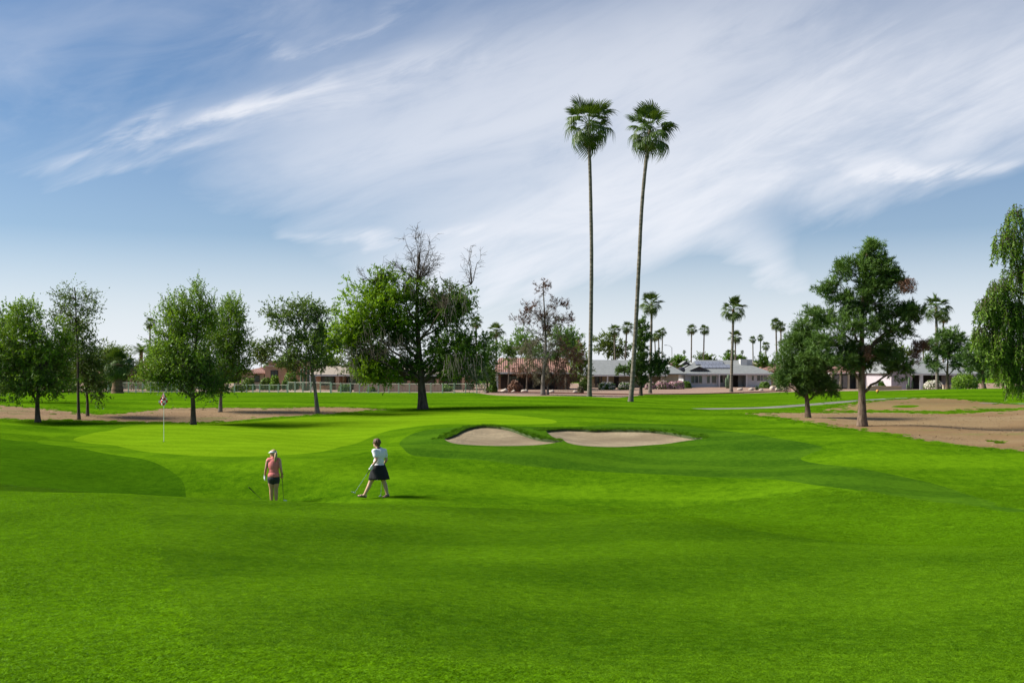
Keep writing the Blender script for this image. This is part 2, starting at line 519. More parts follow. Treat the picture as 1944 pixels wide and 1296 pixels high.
def sdf(poly, x, y):
    """signed distance, positive inside"""
    a = poly; b = np.roll(poly, -1, 0)
    best = np.full(x.shape, 1e18)
    ins = np.zeros(x.shape, bool)
    for (ax, ay), (bx, by) in zip(a, b):
        ex, ey = bx - ax, by - ay
        t = np.clip(((x - ax) * ex + (y - ay) * ey) / (ex * ex + ey * ey + 1e-12), 0, 1)
        dx, dy = x - ax - t * ex, y - ay - t * ey
        best = np.minimum(best, dx * dx + dy * dy)
        c = (ay > y) != (by > y)
        xi = ax + (y - ay) * ex / (ey if abs(ey) > 1e-12 else 1e-12)
        ins ^= c & (x < xi)
    return np.where(ins, 1, -1) * np.sqrt(best)

# --- outlines of the mown areas, sand, bare soil (traced in the photograph, cast on the ground)
A = {}
A['bunker_a'] = ground_poly([(844, 837), (856, 831), (876, 821), (898, 813.5), (920, 811.5), (946, 813), (971, 818), (990, 825), (1010, 832), (1032, 837), (1069, 840.8), (1035, 844), (971, 846), (908, 845), (863, 842)], 6)
A['bunker_b'] = ground_poly([(1071, 840.4), (1057, 833), (1037, 821), (1067, 817.5), (1099, 818), (1124, 819.5), (1163, 819), (1226, 820), (1258, 823), (1290, 828), (1334, 836), (1290, 839.5), (1242, 844), (1179, 848), (1115, 847), (1082, 844)], 6)
A['green'] = ground_poly([(139, 834), (175, 822), (230, 811), (300, 805), (400, 803.5), (500, 798), (600, 791), (700, 785), (800, 781.5), (900, 783), (980, 788), (1040, 795), (1057, 800), (1040, 804), (960, 805), (880, 804.5), (810, 807), (750, 815), (705, 829), (665, 844), (620, 855), (560, 862), (496, 865), (414, 866), (331, 862), (248, 852), (180, 842)], 5)
A['collar'] = ground_poly([(70, 838), (130, 824), (215, 809), (300, 803), (420, 801), (600, 787), (720, 779.5), (820, 777), (920, 778), (1010, 783), (1080, 791), (1100, 802), (1060, 807), (960, 807.5), (880, 807), (820, 811), (775, 822), (735, 840), (690, 858), (600, 872), (496, 877), (400, 876), (300, 868), (200, 857), (120, 847)], 5)
A['dark'] = ground_poly([(-500, 815), (-150, 825), (30, 836), (70, 838.5), (165, 853), (255, 868), (308, 884), (340, 906), (352, 930), (352, None, 25), (345, None, 22.6), (250, None, 21.8), (100, None, 21.6), (-100, None, 21.8), (-500, None, 22)], 5)
A['front'] = ground_poly([(255, None, 21.4), (262, 990), (275, 1045), (300, 1110), (330, 1180), (368, 1232), (540, 1238), (800, 1255), (1000, 1275), (1230, 1310), (1900, None, 4.4), (3200, None, 4.4), (3600, None, 15.5), (2300, None, 15.5), (1944, 1037), (1750, 1034), (1600, 1028), (1450, 1008), (1300, 989), (1100, 976), (900, None, 21.4), (700, None, 21.6), (480, None, 21.6)], 5)
A['approach'] = ground_poly([(2300, None, 20.5), (1944, 967), (1800, 925), (1640, 890), (1525, 874), (1535, 862), (1560, 848), (1480, 832), (1400, 820), (1300, 808), (1180, 803), (1110, 809), (960, 809), (870, 810), (800, 818), (760, 838), (772, 858), (820, 868), (900, 872), (1000, 884), (1150, 895), (1300, 903), (1450, 908), (1560, 922), (1700, 942), (1850, 961), (1944, 973), (2300, None, 19.6)], 5)
A['dirt_l'] = ground_poly([(-500, 770), (-120, 768), (0, 769), (60, 773), (120, 779), (190, 786), (250, 782), (310, 775), (400, 773.5), (520, 774), (600, 772), (680, 774), (735, 777.5), (690, 781), (600, 788), (500, 796), (400, 801.5), (300, 801.5), (200, 799), (100, 798), (0, 795), (-150, 792), (-500, 795)], 6, 0.18)
A['dirt_r'] = ground_poly([(1415, 785), (1480, 783), (1600, 783), (1700, 783), (1800, 785), (1870, 781), (1944, 778), (2200, 776), (2700, 780), (2700, 870), (2200, 866), (1944, 857), (1860, 850), (1780, 840), (1700, 828), (1640, 819), (1560, 806), (1480, 794)], 6, 0.15)
A['dry'] = ground_poly([(1560, 781), (1600, 769), (1660, 761), (1740, 755), (1810, 757), (1880, 763), (1944, 768), (2100, 769), (2100, 774), (1944, 775), (1860, 778), (1780, 781), (1700, 779), (1630, 780)], 5, 0.12)
A['dry_hole'] = ground_poly([(1692, 771.5), (1715, 768.5), (1745, 769.5), (1735, 773), (1710, 773.6)], 4)

def path_poly(pix, w):
    c = smooth_poly([cast(*p) for p in pix], 6, False)
    t = np.gradient(c, axis=0); t /= np.linalg.norm(t, axis=1)[:, None]
    nrm = np.stack([-t[:, 1], t[:, 0]], 1)
    return np.concatenate([c + nrm * w / 2, (c - nrm * w / 2)[::-1]])
A['path'] = path_poly([(1330, 776), (1440, 774), (1500, 770.5), (1560, 766), (1620, 761), (1690, 756.5), (1740, 755)], 1.7)
A['path_b'] = path_poly([(1860, 764.5), (1910, 765.5), (1990, 766), (2200, 766)], 1.6)
A['yard'] = np.array([(XU(925, 112), 112), (XU(945, 109), 109), (XU(1010, 107), 107), (XU(1100, 108), 108), (XU(1175, 106), 106), (XU(1240, 128), 128), (XU(1330, 130), 130), (XU(1420, 129), 129), (XU(1500, 131), 131), (XU(1620, 126), 126), (XU(1700, 118), 118), (XU(1790, 116), 116), (XU(1830, 122), 122), (XU(2000, 130), 130), (XU(2500, 140), 140), (240, 230), (-180, 230), (-150, 128), (XU(300, 123), 123), (XU(600, 122), 122), (XU(900, 120), 120)])

# front / back rims of the bunkers, for the depth of the sand
def bunker_split(poly):
    i0, i1 = np.argmin(poly[:, 0]), np.argmax(poly[:, 0])
    a = poly[min(i0, i1):max(i0, i1) + 1]
    b = np.concatenate([poly[max(i0, i1):], poly[:min(i0, i1) + 1]])
    return (a, b) if a[:, 1].mean() < b[:, 1].mean() else (b, a)     # front, back
def pl_dist(pl, x, y):
    best = np.full(np.shape(x), 1e18)
    for (ax, ay), (bx, by) in zip(pl[:-1], pl[1:]):
        ex, ey = bx - ax, by - ay
        t = np.clip(((x - ax) * ex + (y - ay) * ey) / (ex * ex + ey * ey + 1e-12), 0, 1)
        best = np.minimum(best, (x - ax - t * ex) ** 2 + (y - ay - t * ey) ** 2)
    return np.sqrt(best)
BUNK = {k: bunker_split(A[k]) for k in ('bunker_a', 'bunker_b')}

def lip(x, y):
    """grass swells up a little along the back rims of the bunkers"""
    h = np.zeros(np.shape(x))
    for k in BUNK:
        h = np.maximum(h, 0.09 * np.exp(-(pl_dist(BUNK[k][1], x, y) / 0.9) ** 2))
    return h
def sand_drop(k, x, y):
    f, b = BUNK[k]
    df, db = pl_dist(f, x, y), pl_dist(b, x, y)
    w = df / (df + db + 1e-6)
    return 0.012 + 0.10 * w ** 1.5 + 0.07 * np.sin(np.pi * w) * np.minimum(1, np.minimum(df, db) / 0.8)

def axis(segs):
    out = [segs[0][0]]
    for a, b, h0, h1 in segs:
        x = a
        while x < b - 1e-6:
            t = (x - a) / (b - a)
            x += h0 + (h1 - h0) * t
            out.append(min(x, b))
    return np.unique(np.round(out, 4))
gx = axis([(-3500, -300, 400, 60), (-300, -70, 40, 3), (-70, -26, 2.0, 0.6), (-26, -4, 0.45, 0.3), (-4, 9, 0.12, 0.12), (9, 30, 0.3, 0.45), (30, 75, 0.6, 2.0), (75, 300, 3, 40), (300, 3500, 60, 400)])
gy = axis([(-300, -30, 60, 5), (-30, 3, 4, 0.5), (3, 36, 0.3, 0.22), (36, 48, 0.13, 0.13), (48, 72, 0.28, 0.4), (72, 135, 0.5, 1.5), (135, 300, 3, 15), (300, 4500, 40, 500)])
GX, GY = np.meshgrid(gx, gy)
X0, Y0 = GX.ravel(), GY.ravel()
Z0 = terrain(X0, Y0)
near = (np.abs(X0) < 14) & (Y0 > 30) & (Y0 < 56)
Z0[near] += lip(X0[near], Y0[near])
VX = np.stack([X0, Y0, Z0], 1)
nx_, ny_ = len(gx), len(gy)
ii = np.arange(nx_ * ny_).reshape(ny_, nx_)
q = np.stack([ii[:-1, :-1], ii[:-1, 1:], ii[1:, 1:], ii[1:, :-1]], -1).reshape(-1, 4)
TRI = np.concatenate([q[:, [0, 1, 2]], q[:, [0, 2, 3]]])

def clip(tris, s, verts):
    """split triangles along s = 0; returns inside, outside, verts"""
    st = s[tris] >= 0
    n_in = st.sum(1)
    ins, outs = [tris[n_in == 3]], [tris[n_in == 0]]
    mixed = tris[(n_in == 1) | (n_in == 2)]
    ms = s[mixed] >= 0
    if len(mixed):
        one_in = ms.sum(1) == 1
        lone = np.where(one_in, np.argmax(ms, 1), np.argmin(ms, 1))
        r = np.arange(len(mixed))
        a, b, c = mixed[r, lone], mixed[r, (lone + 1) % 3], mixed[r, (lone + 2) % 3]
        e = np.concatenate([np.stack([a, b], 1), np.stack([a, c], 1)])
        es = np.sort(e, 1)
        ue, inv = np.unique(es, axis=0, return_inverse=True)
        inv = inv.ravel()
        s0, s1 = s[ue[:, 0]], s[ue[:, 1]]
        t = np.clip(s0 / (s0 - s1 + 1e-15), 0.0005, 0.9995)
        nv = verts[ue[:, 0]] + (verts[ue[:, 1]] - verts[ue[:, 0]]) * t[:, None]
        idx = inv + len(verts)
        verts = np.concatenate([verts, nv])
        ab, ac = idx[:len(mixed)], idx[len(mixed):]
        tip = np.stack([a, ab, ac], 1)
        quad = np.concatenate([np.stack([ab, b, c], 1), np.stack([ab, c, ac], 1)])
        o2 = np.concatenate([one_in, one_in])
        ins += [tip[one_in], quad[~o2]]
        outs += [tip[~one_in], quad[o2]]
    return np.concatenate(ins), np.concatenate(outs), verts

def region_sdf(poly, verts):
    x, y = verts[:, 0], verts[:, 1]
    lo, hi = poly.min(0) - 3, poly.max(0) + 3
    k = (x > lo[0]) & (x < hi[0]) & (y > lo[1]) & (y < hi[1])
    s = np.full(len(verts), -3.0)
    s[k] = sdf(poly, x[k], y[k])
    return s

def ground_part(name, tris, verts, mat, z=None, kind='structure', label=None):
    used, inv = np.unique(tris, return_inverse=True)
    v = verts[used].copy()
    if z is not None: v[:, 2] -= z(v[:, 0], v[:, 1])
    me = mesh_np(name, v, inv.ravel(), 3, mat, smooth=True)
    o = link(name, me)
    o['kind'] = kind
    if label: o['label'] = label
    return o

rest = TRI
REG = [('bunker_a', 'sand_bunker', 'sand', 'kidney sand bunker with shaded back face beside the green'),
       ('bunker_b', 'sand_bunker', 'sand', 'longer paler sand bunker narrowing to a point'),
       ('path', 'cart_path', 'path', 'pale concrete cart path curving past the pines'),
       ('path_b', 'cart_path', 'path', 'pale concrete cart path at the foot of the far hump'),
       ('green', 'putting_green', 'green', 'bright closely mown putting green around the flag'),
       ('collar', 'green_collar', 'collar', 'mown collar of grass round the putting green'),
       ('dirt_l', 'bare_ground', 'dirt_left', 'strip of bare brown earth under the leafy trees'),
       ('dirt_r', 'bare_ground', 'dirt_right', 'wide bare brown earth under the two pines'),
       ('dry_hole', 'green_patch', 'rough', 'small green patch inside the dry turf'),
       ('dry', 'dry_turf', 'dry', 'dry brownish turf between path and bare earth'),
       ('approach', 'approach', 'approach', 'mown approach around the bunkers'),
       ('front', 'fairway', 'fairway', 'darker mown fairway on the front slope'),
       ('dark', 'deep_rough', 'rough_dark', 'darker rough grass below the tip of the green'),
       ('yard', 'gravel_yard', 'gravel', 'reddish desert gravel round the houses')]
PARTS = {}
for key, name, mk, label in REG:
    s = region_sdf(A[key], VX)
    ins, rest, VX = clip(rest, s, VX)
    zf = (lambda x, y, k=key: sand_drop(k, x, y)) if key in BUNK else None
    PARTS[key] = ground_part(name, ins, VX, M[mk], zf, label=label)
PARTS['ground'] = ground_part('ground', rest, VX, M['rough'], label='rolling rough grass of the golf course')

# turf edge between grass and sand
M['turf_edge'] = mat_plain('turf_edge', (0.05, 0.075, 0.018, 1), 0.9, 0.4, 14.0, bump=0.6)
for k, PLY in ((k, A[k]) for k in BUNK):
    mb = MB()
    n = len(PLY)
    zt = terrain(PLY[:, 0], PLY[:, 1]) + lip(PLY[:, 0], PLY[:, 1])
    zb = zt - sand_drop(k, PLY[:, 0], PLY[:, 1]) - 0.03
    for i in range(n):
        j = (i + 1) % n
        mb.poly([(PLY[i, 0], PLY[i, 1], zb[i]), (PLY[j, 0], PLY[j, 1], zb[j]), (PLY[j, 0], PLY[j, 1], zt[j] + .004), (PLY[i, 0], PLY[i, 1], zt[i] + .004)])
    o = mb.build('turf_edge', M['turf_edge'], PARTS[k])
def gz(x, y):
    z = tz(x, y)
    if abs(x) < 14 and 30 < y < 56: z += float(lip(np.array([x]), np.array([y]))[0])
    return z
# ------------------------------------------------------------------ plants: materials and generators
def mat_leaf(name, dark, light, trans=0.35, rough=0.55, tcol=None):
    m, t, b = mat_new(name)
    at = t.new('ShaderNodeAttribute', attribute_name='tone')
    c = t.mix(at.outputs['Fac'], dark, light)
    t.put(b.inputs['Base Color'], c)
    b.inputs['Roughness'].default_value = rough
    b.inputs['Specular IOR Level'].default_value = 0.25
    tr = t.new('ShaderNodeBsdfTranslucent')
    t.put(tr.inputs['Color'], t.mix(1.0, c, tcol or (1.35, 1.25, 0.55, 1), 'MULTIPLY'))
    mx = t.new('ShaderNodeMixShader')
    mx.inputs[0].default_value = trans
    t.l.new(b.outputs[0], mx.inputs[1]); t.l.new(tr.outputs[0], mx.inputs[2])
    t.l.new(mx.outputs[0], t.n['Material Output'].inputs[0])
    return m

def mat_bark(name, dark, light, scale=6.0, ring=0.0):
    m, t, b = mat_new(name)
    tc = t.new('ShaderNodeTexCoord')
    p = tc.outputs['Object']
    n = t.noise(t.v('MULTIPLY', p, (1, 1, 0.25)), scale, 8.0, 0.7)
    h = n
    if ring:
        s = t.sep(p)
        z = t.m('ADD', s[2], t.m('MULTIPLY', t.noise(p, 1.5, 3.0), 0.25))
        w = t.m('SINE', t.m('MULTIPLY', z, 2 * math.pi / ring))
        w2 = t.noise(t.comb(0.0, 0.0, z), 3.2, 3.0, 0.7)
        n = t.m('ADD', t.m('MULTIPLY', n, 0.30), t.m('ADD', t.m('MULTIPLY', w, 0.025), t.m('MULTIPLY', w2, 0.75)))
        h = t.m('ADD', h, t.m('MULTIPLY', w, 0.12))
    c = t.mix(t.rng(n, 0.32, 0.68, 0, 1, True), dark, light)
    t.put(b.inputs['Base Color'], c)
    b.inputs['Roughness'].default_value = 0.9
    b.inputs['Specular IOR Level'].default_value = 0.15
    bp = t.new('ShaderNodeBump')
    bp.inputs['Strength'].default_value = 0.9
    bp.inputs['Distance'].default_value = 0.04
    t.put(bp.inputs['Height'], h)
    t.l.new(bp.outputs[0], b.inputs['Normal'])
    return m

M['bark'] = mat_bark('bark_brown', (0.045, 0.034, 0.026, 1), (0.13, 0.10, 0.075, 1))
M['bark_grey'] = mat_bark('bark_grey', (0.10, 0.085, 0.07, 1), (0.24, 0.21, 0.18, 1))
M['bark_pine'] = mat_bark('bark_pine', (0.07, 0.045, 0.03, 1), (0.21, 0.15, 0.105, 1), 9.0)
M['bark_pale'] = mat_bark('bark_pale', (0.24, 0.20, 0.16, 1), (0.42, 0.37, 0.31, 1))
M['bark_palm'] = mat_bark('bark_palm', (0.060, 0.052, 0.040, 1), (0.215, 0.190, 0.150, 1), 5.0, 0.35)
M['bark_shag'] = mat_bark('bark_shag', (0.05, 0.03, 0.02, 1), (0.22, 0.14, 0.085, 1), 12.0, 0.22)
M['leaf_oak'] = mat_leaf('leaf_oak', (0.0701, 0.1430, 0.0139, 1), (0.205, 0.345, 0.024, 1), 0.32)
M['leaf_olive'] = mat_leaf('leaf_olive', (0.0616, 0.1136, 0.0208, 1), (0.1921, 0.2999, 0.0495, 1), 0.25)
M['leaf_lime_lit'] = mat_leaf('leaf_lime_lit', (0.0638, 0.1562, 0.0084, 1), (0.225, 0.380, 0.012, 1), 0.45)  # sunlight on the big tree's sunward lobes is put into this leaf colour
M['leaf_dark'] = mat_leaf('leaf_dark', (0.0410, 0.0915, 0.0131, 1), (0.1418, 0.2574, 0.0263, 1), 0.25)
M['leaf_far'] = mat_leaf('leaf_far', (0.0550, 0.0944, 0.0164, 1), (0.1669, 0.2517, 0.0309, 1), 0.3)
M['leaf_farlime'] = mat_leaf('leaf_farlime', (0.0660, 0.1540, 0.0154, 1), (0.1540, 0.2970, 0.0220, 1), 0.4)
M['needle'] = mat_leaf('needle_green', (0.0356, 0.0821, 0.0159, 1), (0.1426, 0.2494, 0.0388, 1), 0.18)
M['needle_dry'] = mat_leaf('needle_brown', (0.0880, 0.0416, 0.0256, 1), (0.2560, 0.1360, 0.0800, 1), 0.2, tcol=(1.1, 1.0, 0.9, 1))
M['needle_grey'] = mat_leaf('needle_grey', (0.0750, 0.0675, 0.0375, 1), (0.1800, 0.1650, 0.0900, 1), 0.2, tcol=(1.1, 1.0, 0.9, 1))
M['twig_grey'] = mat_plain('dead_twig', (0.20, 0.17, 0.14, 1), 0.9, 0.3, 4.0)
M['twig_pale'] = mat_plain('dead_twig_pale', (0.20, 0.175, 0.14, 1), 0.9, 0.3, 4.0)
M['frond'] = mat_leaf('frond_green', (0.0300, 0.0626, 0.0103, 1), (0.0975, 0.1565, 0.0226, 1), 0.22, 0.45)
M['frond_dry'] = mat_leaf('frond_dry', (0.16, 0.11, 0.05, 1), (0.36, 0.27, 0.13, 1), 0.25, tcol=(1.1, 1.0, 0.8, 1))
M['flower'] = mat_leaf('flower_pink', (0.45, 0.22, 0.24, 1), (0.78, 0.58, 0.58, 1), 0.3, tcol=(1, 1, 1, 1))
M['flower_white'] = mat_leaf('flower_white', (0.50, 0.45, 0.36, 1), (0.80, 0.76, 0.66, 1), 0.3, tcol=(1, 1, 1, 1))
M['cactus'] = mat_plain('cactus_green', (0.07, 0.11, 0.055, 1), 0.75, 0.3, 5.0)

def unit(v):
    return v / (np.linalg.norm(v, axis=-1, keepdims=True) + 1e-9)
def rand_dir(n):
    return unit(RNG.normal(size=(n, 3)))

def quads_mesh(name, c, ax, sd, L, W, tone, mat):
    """diamond leaves: centre c, length axis ax, side axis sd"""
    n = len(c)
    L = np.broadcast_to(np.asarray(L), (n,))[:, None]; W = np.broadcast_to(np.asarray(W), (n,))[:, None]
    v = np.stack([c - ax * L, c + sd * W - ax * L * 0.1, c + ax * L, c - sd * W - ax * L * 0.1], 1).reshape(-1, 3)
    idx = np.arange(4 * n)
    return mesh_np(name, v, idx, 4, mat, colors=np.repeat(np.clip(tone, 0, 1), 4))
def tris_mesh(name, base, tip, sd, W, tone, mat):
    n = len(base)
    W = np.broadcast_to(np.asarray(W), (n,))[:, None]
    v = np.stack([base + sd * W, tip, base - sd * W], 1).reshape(-1, 3)
    return mesh_np(name, v, np.arange(3 * n), 3, mat, colors=np.repeat(np.clip(tone, 0, 1), 3))
def cones_mesh(name, p0, p1, r0, r1, mat):
    """thin three-sided twigs"""
    n = len(p0)
    t = unit(p1 - p0)
    ref = np.where(np.abs(t[:, 2:3]) < 0.9, [[0, 0, 1.0]], [[1.0, 0, 0]])
    a = unit(np.cross(t, ref)); b = np.cross(t, a)
    r0 = np.broadcast_to(np.asarray(r0), (n,)); r1 = np.broadcast_to(np.asarray(r1), (n,))
    vs = []
    for p, r in ((p0, r0), (p1, r1)):
        for k in range(3):
            th = 2 * math.pi * k / 3
            vs.append(p + (a * math.cos(th) + b * math.sin(th)) * r[:, None])
    v = np.stack(vs, 1).reshape(-1, 3)
    o = (np.arange(n) * 6)[:, None]
    f = np.concatenate([o + np.array([[k, (k + 1) % 3, 3 + (k + 1) % 3, 3 + k]]) for k in range(3)], 1).ravel()
    return mesh_np(name, v, f, 4, mat)

def trunk_radius(path, r0, r1, flare=1.45):
    n = len(path)
    z = np.array([p[2] for p in path]); s = np.concatenate([[0], np.cumsum(np.linalg.norm(np.diff(np.array(path), axis=0), axis=1))])
    t = s / s[-1]
    r = r0 + (r1 - r0) * t ** 0.65
    return r * (1 + (flare - 1) * np.exp(-s / (2.2 * r0 + 0.05)))

def to_world(pts, d, z0=None):
    """photo outline points at one distance; first point is set into the ground"""
    w = [P(u, v, d) for u, v in pts]
    if z0 is not None:
        w[0] = np.array([w[0][0], d, z0])
    return np.array(w)

def leaf_tree(name, label, d, trunk, r0, lobes, mats, bark, leaf=(0.075, 0.03), clumps=220, twigs=6, leaves=11, twig_len=0.55,
              clump_r=0.32, gap=0.0, group=None, up=0.35, tone0=0.5, needle=False, droop=0.0, limbs_r=0.55, bare=(), cat='tree', fill=0.42, jit=0.18):
    """lobes: (u, v, ru, rv, dy, tone, matkey) in photo pixels at distance d (dy metres further back)
       bare:  (u, v, ru, rv, dy, n, pale) dead twig areas"""
    bx, by = XU(trunk[0][0], d), d
    z0 = gz(bx, by)
    root = empty(name, (bx, by, z0))
    tag(root, label, cat, group)
    org = np.array([bx, by, z0])
    path = smooth_poly(to_world(trunk, d, z0 - 0.12), 4, False) - org
    path[:, 1] += np.sin(np.linspace(0, 2.4, len(path))) * 0.12
    rad = trunk_radius(path, r0, max(0.03, r0 * 0.18))
    mb = MB().tube(path, list(rad), 10)
    s = d / FPX
    mats_used = {}
    vol = []
    C = []
    for (u, v, ru, rv, dy, tone, mk) in lobes:
        c = P(u, v, d) + np.array([0, dy, 0]) - org
        a, h = ru * s, rv * s
        C.append((c, np.array([a, 0.5 * a + 0.35 * h + 0.25, h]), tone, mk))
        vol.append((a * h) ** 0.9 + 0.05)
    vol = np.array(vol) / sum(vol)
    tw0, tw1 = [], []
    def limb(c, rtip=0.02, k=1.0):
        hd = np.linalg.norm(path[:, :2] - c[:2], axis=1)
        want = c[2] - 0.85 * hd
        i = int(np.argmin(np.abs(path[:, 2] - want) + 0.15 * hd))
        i = min(max(i, int(len(path) * 0.22)), len(path) - 2)
        p0 = path[i]
        mid = p0 + (c - p0) * 0.5 + np.array([0, 0, 0.10 * np.linalg.norm(c - p0)]) * np.array([1, 1, 1.0]) + RNG.normal(size=3) * 0.08 * np.linalg.norm(c - p0)
        t = np.linspace(0, 1, 8)[:, None]
        lp = (1 - t) ** 2 * p0 + 2 * t * (1 - t) * mid + t * t * c
        lp[1:-1] += RNG.normal(size=(6, 3)) * 0.035 * np.linalg.norm(c - p0) * 0.6
        ra = max(rad[i] * limbs_r * k, rtip * 1.6)
        lr = ra + (rtip - ra) * (t[:, 0] ** 0.7)
        mb.tube(lp, list(lr), 7)
        return lp
    for li, (c, rr, tone, mk) in enumerate(C):
        lp = limb(c)
        nc = max(4, int(round(clumps * vol[li])))
        dirs = rand_dir(nc)
        rad_ = RNG.uniform(0, 1, nc) ** fill
        cc = c + dirs * rr * rad_[:, None] * (1 + RNG.normal(0, jit, (nc, 1)))
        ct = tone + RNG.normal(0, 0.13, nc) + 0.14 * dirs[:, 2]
        keep = RNG.uniform(size=nc) > gap
        for j in np.nonzero(keep)[0]:
            dd = np.linalg.norm(lp[2:] - cc[j], axis=1)
            p0 = lp[2 + int(np.argmin(dd))]
            m_ = (p0 + cc[j]) / 2 + RNG.normal(size=3) * 0.08
            tw0 += [p0, m_]; tw1 += [m_, cc[j]]
        cc, ct, dd_ = cc[keep], ct[keep], dirs[keep]
        n = len(cc)
        td = unit(rand_dir(n * twigs) * 1.0 + np.repeat(dd_, twigs, 0) * 0.7 + np.array([0, 0, up - droop]))
        tb = np.repeat(cc, twigs, 0) + rand_dir(n * twigs) * clump_r * RNG.uniform(0, 1, (n * twigs, 1)) ** 0.5
        tl = twig_len * RNG.uniform(0.5, 1.25, n * twigs)
        f = np.tile((np.arange(leaves) + 0.5) / leaves, n * twigs)
        B, D, Ln = np.repeat(tb, leaves, 0), np.repeat(td, leaves, 0), np.repeat(tl, leaves)
        pos = B + D * (Ln * f)[:, None]
        pos[:, 2] -= droop * (Ln * f) ** 2 * 0.8
        tn = np.repeat(np.repeat(ct, twigs), leaves) + RNG.normal(0, 0.14, len(pos))
        mats_used.setdefault(mk, []).append((pos, D, tn))
        if needle is False:
            tw0 += list(tb[::2]); tw1 += list((tb + td * tl[:, None])[::2])
    for (u, v, ru, rv, dy, n, pale) in bare:
        c = P(u, v, d) + np.array([0, dy, 0]) - org
        rr = np.array([ru * s, 0.7 * ru * s, rv * s])
        foot = c - np.array([0, 0, rr[2] * 0.95])
        lp0 = limb(foot, 0.035, 1.0)
        nb = max(5, n // 26)
        for b_ in range(nb):                       # forked dead boughs
            dirn = rand_dir(1)[0]; dirn[2] = abs(dirn[2]) * 0.75 + 0.12; dirn = unit(dirn)
            tip = foot + dirn * rr * np.array([1.1, 1.1, 2.3]) * RNG.uniform(0.7, 1.0)
            t = np.linspace(0, 1, 7)[:, None]
            mid = foot + (tip - foot) * 0.5 + np.array([0, 0, 0.12]) * np.linalg.norm(tip - foot) * RNG.uniform(-1, .6)
            bp = (1 - t) ** 2 * foot + 2 * t * (1 - t) * mid + t * t * tip
            bp[1:] += RNG.normal(size=(6, 3)) * 0.05
            mb.tube(bp, list(0.035 + (0.010 - 0.035) * t[:, 0]), 5)
            m2 = n // nb
            i0 = RNG.integers(1, 7, m2)
            sp = bp[i0]
            sd_ = unit(rand_dir(m2) * 0.8 + dirn * 0.8 + np.array([0, 0, 0.15]))
            e1 = sp + sd_ * RNG.uniform(0.3, 0.9, (m2, 1)) * min(1.0, rr[2])
            tw0 += list(sp); tw1 += list(e1)
            k = RNG.integers(0, m2, m2 * 2)
            f = RNG.uniform(0.3, 1, (m2 * 2, 1))
            s2 = sp[k] + (e1[k] - sp[k]) * f
            e2 = s2 + unit(rand_dir(m2 * 2) + sd_[k] * 0.7) * RNG.uniform(0.15, 0.5, (m2 * 2, 1))
            tw0 += list(s2); tw1 += list(e2)
    mb.build('trunk', M[bark], root, smooth=True)
    if tw0:
        a_, b_ = np.array(tw0), np.array(tw1)
        o = link('branches', cones_mesh('branches', a_, b_, 0.011, 0.005, M[bark]), root)
        o['kind'] = 'stuff'
    for mk, lst in mats_used.items():
        pos = np.concatenate([x[0] for x in lst]); D = np.concatenate([x[1] for x in lst]); tn = np.concatenate([x[2] for x in lst])
        n = len(pos)
        if needle:
            k = 3
            pos, D, tn = np.repeat(pos, k, 0), np.repeat(D, k, 0), np.repeat(tn, k)
            ax = unit(D * 0.75 + rand_dir(n * k) * 0.85 + np.array([0, 0, 0.25 - droop]))
            sd = unit(np.cross(ax, rand_dir(n * k)))
            Ln = leaf[0] * RNG.uniform(0.7, 1.3, n * k)
            me = tris_mesh('foliage', pos, pos + ax * Ln[:, None], sd, leaf[1], tn, M[mk])
        else:
            ax = unit(D * 0.6 + rand_dir(n) + np.array([0, 0, -droop * 1.2]))
            sd = unit(np.cross(ax, unit(rand_dir(n) + np.array([0, 0, 0.9]))))
            sz = RNG.uniform(0.65, 1.3, n)
            pos = pos + rand_dir(n) * 0.05
            me = quads_mesh('foliage', pos, ax, sd, leaf[0] * sz, leaf[1] * sz, tn, M[mk])
        o = link('crown', me, root)
    return root

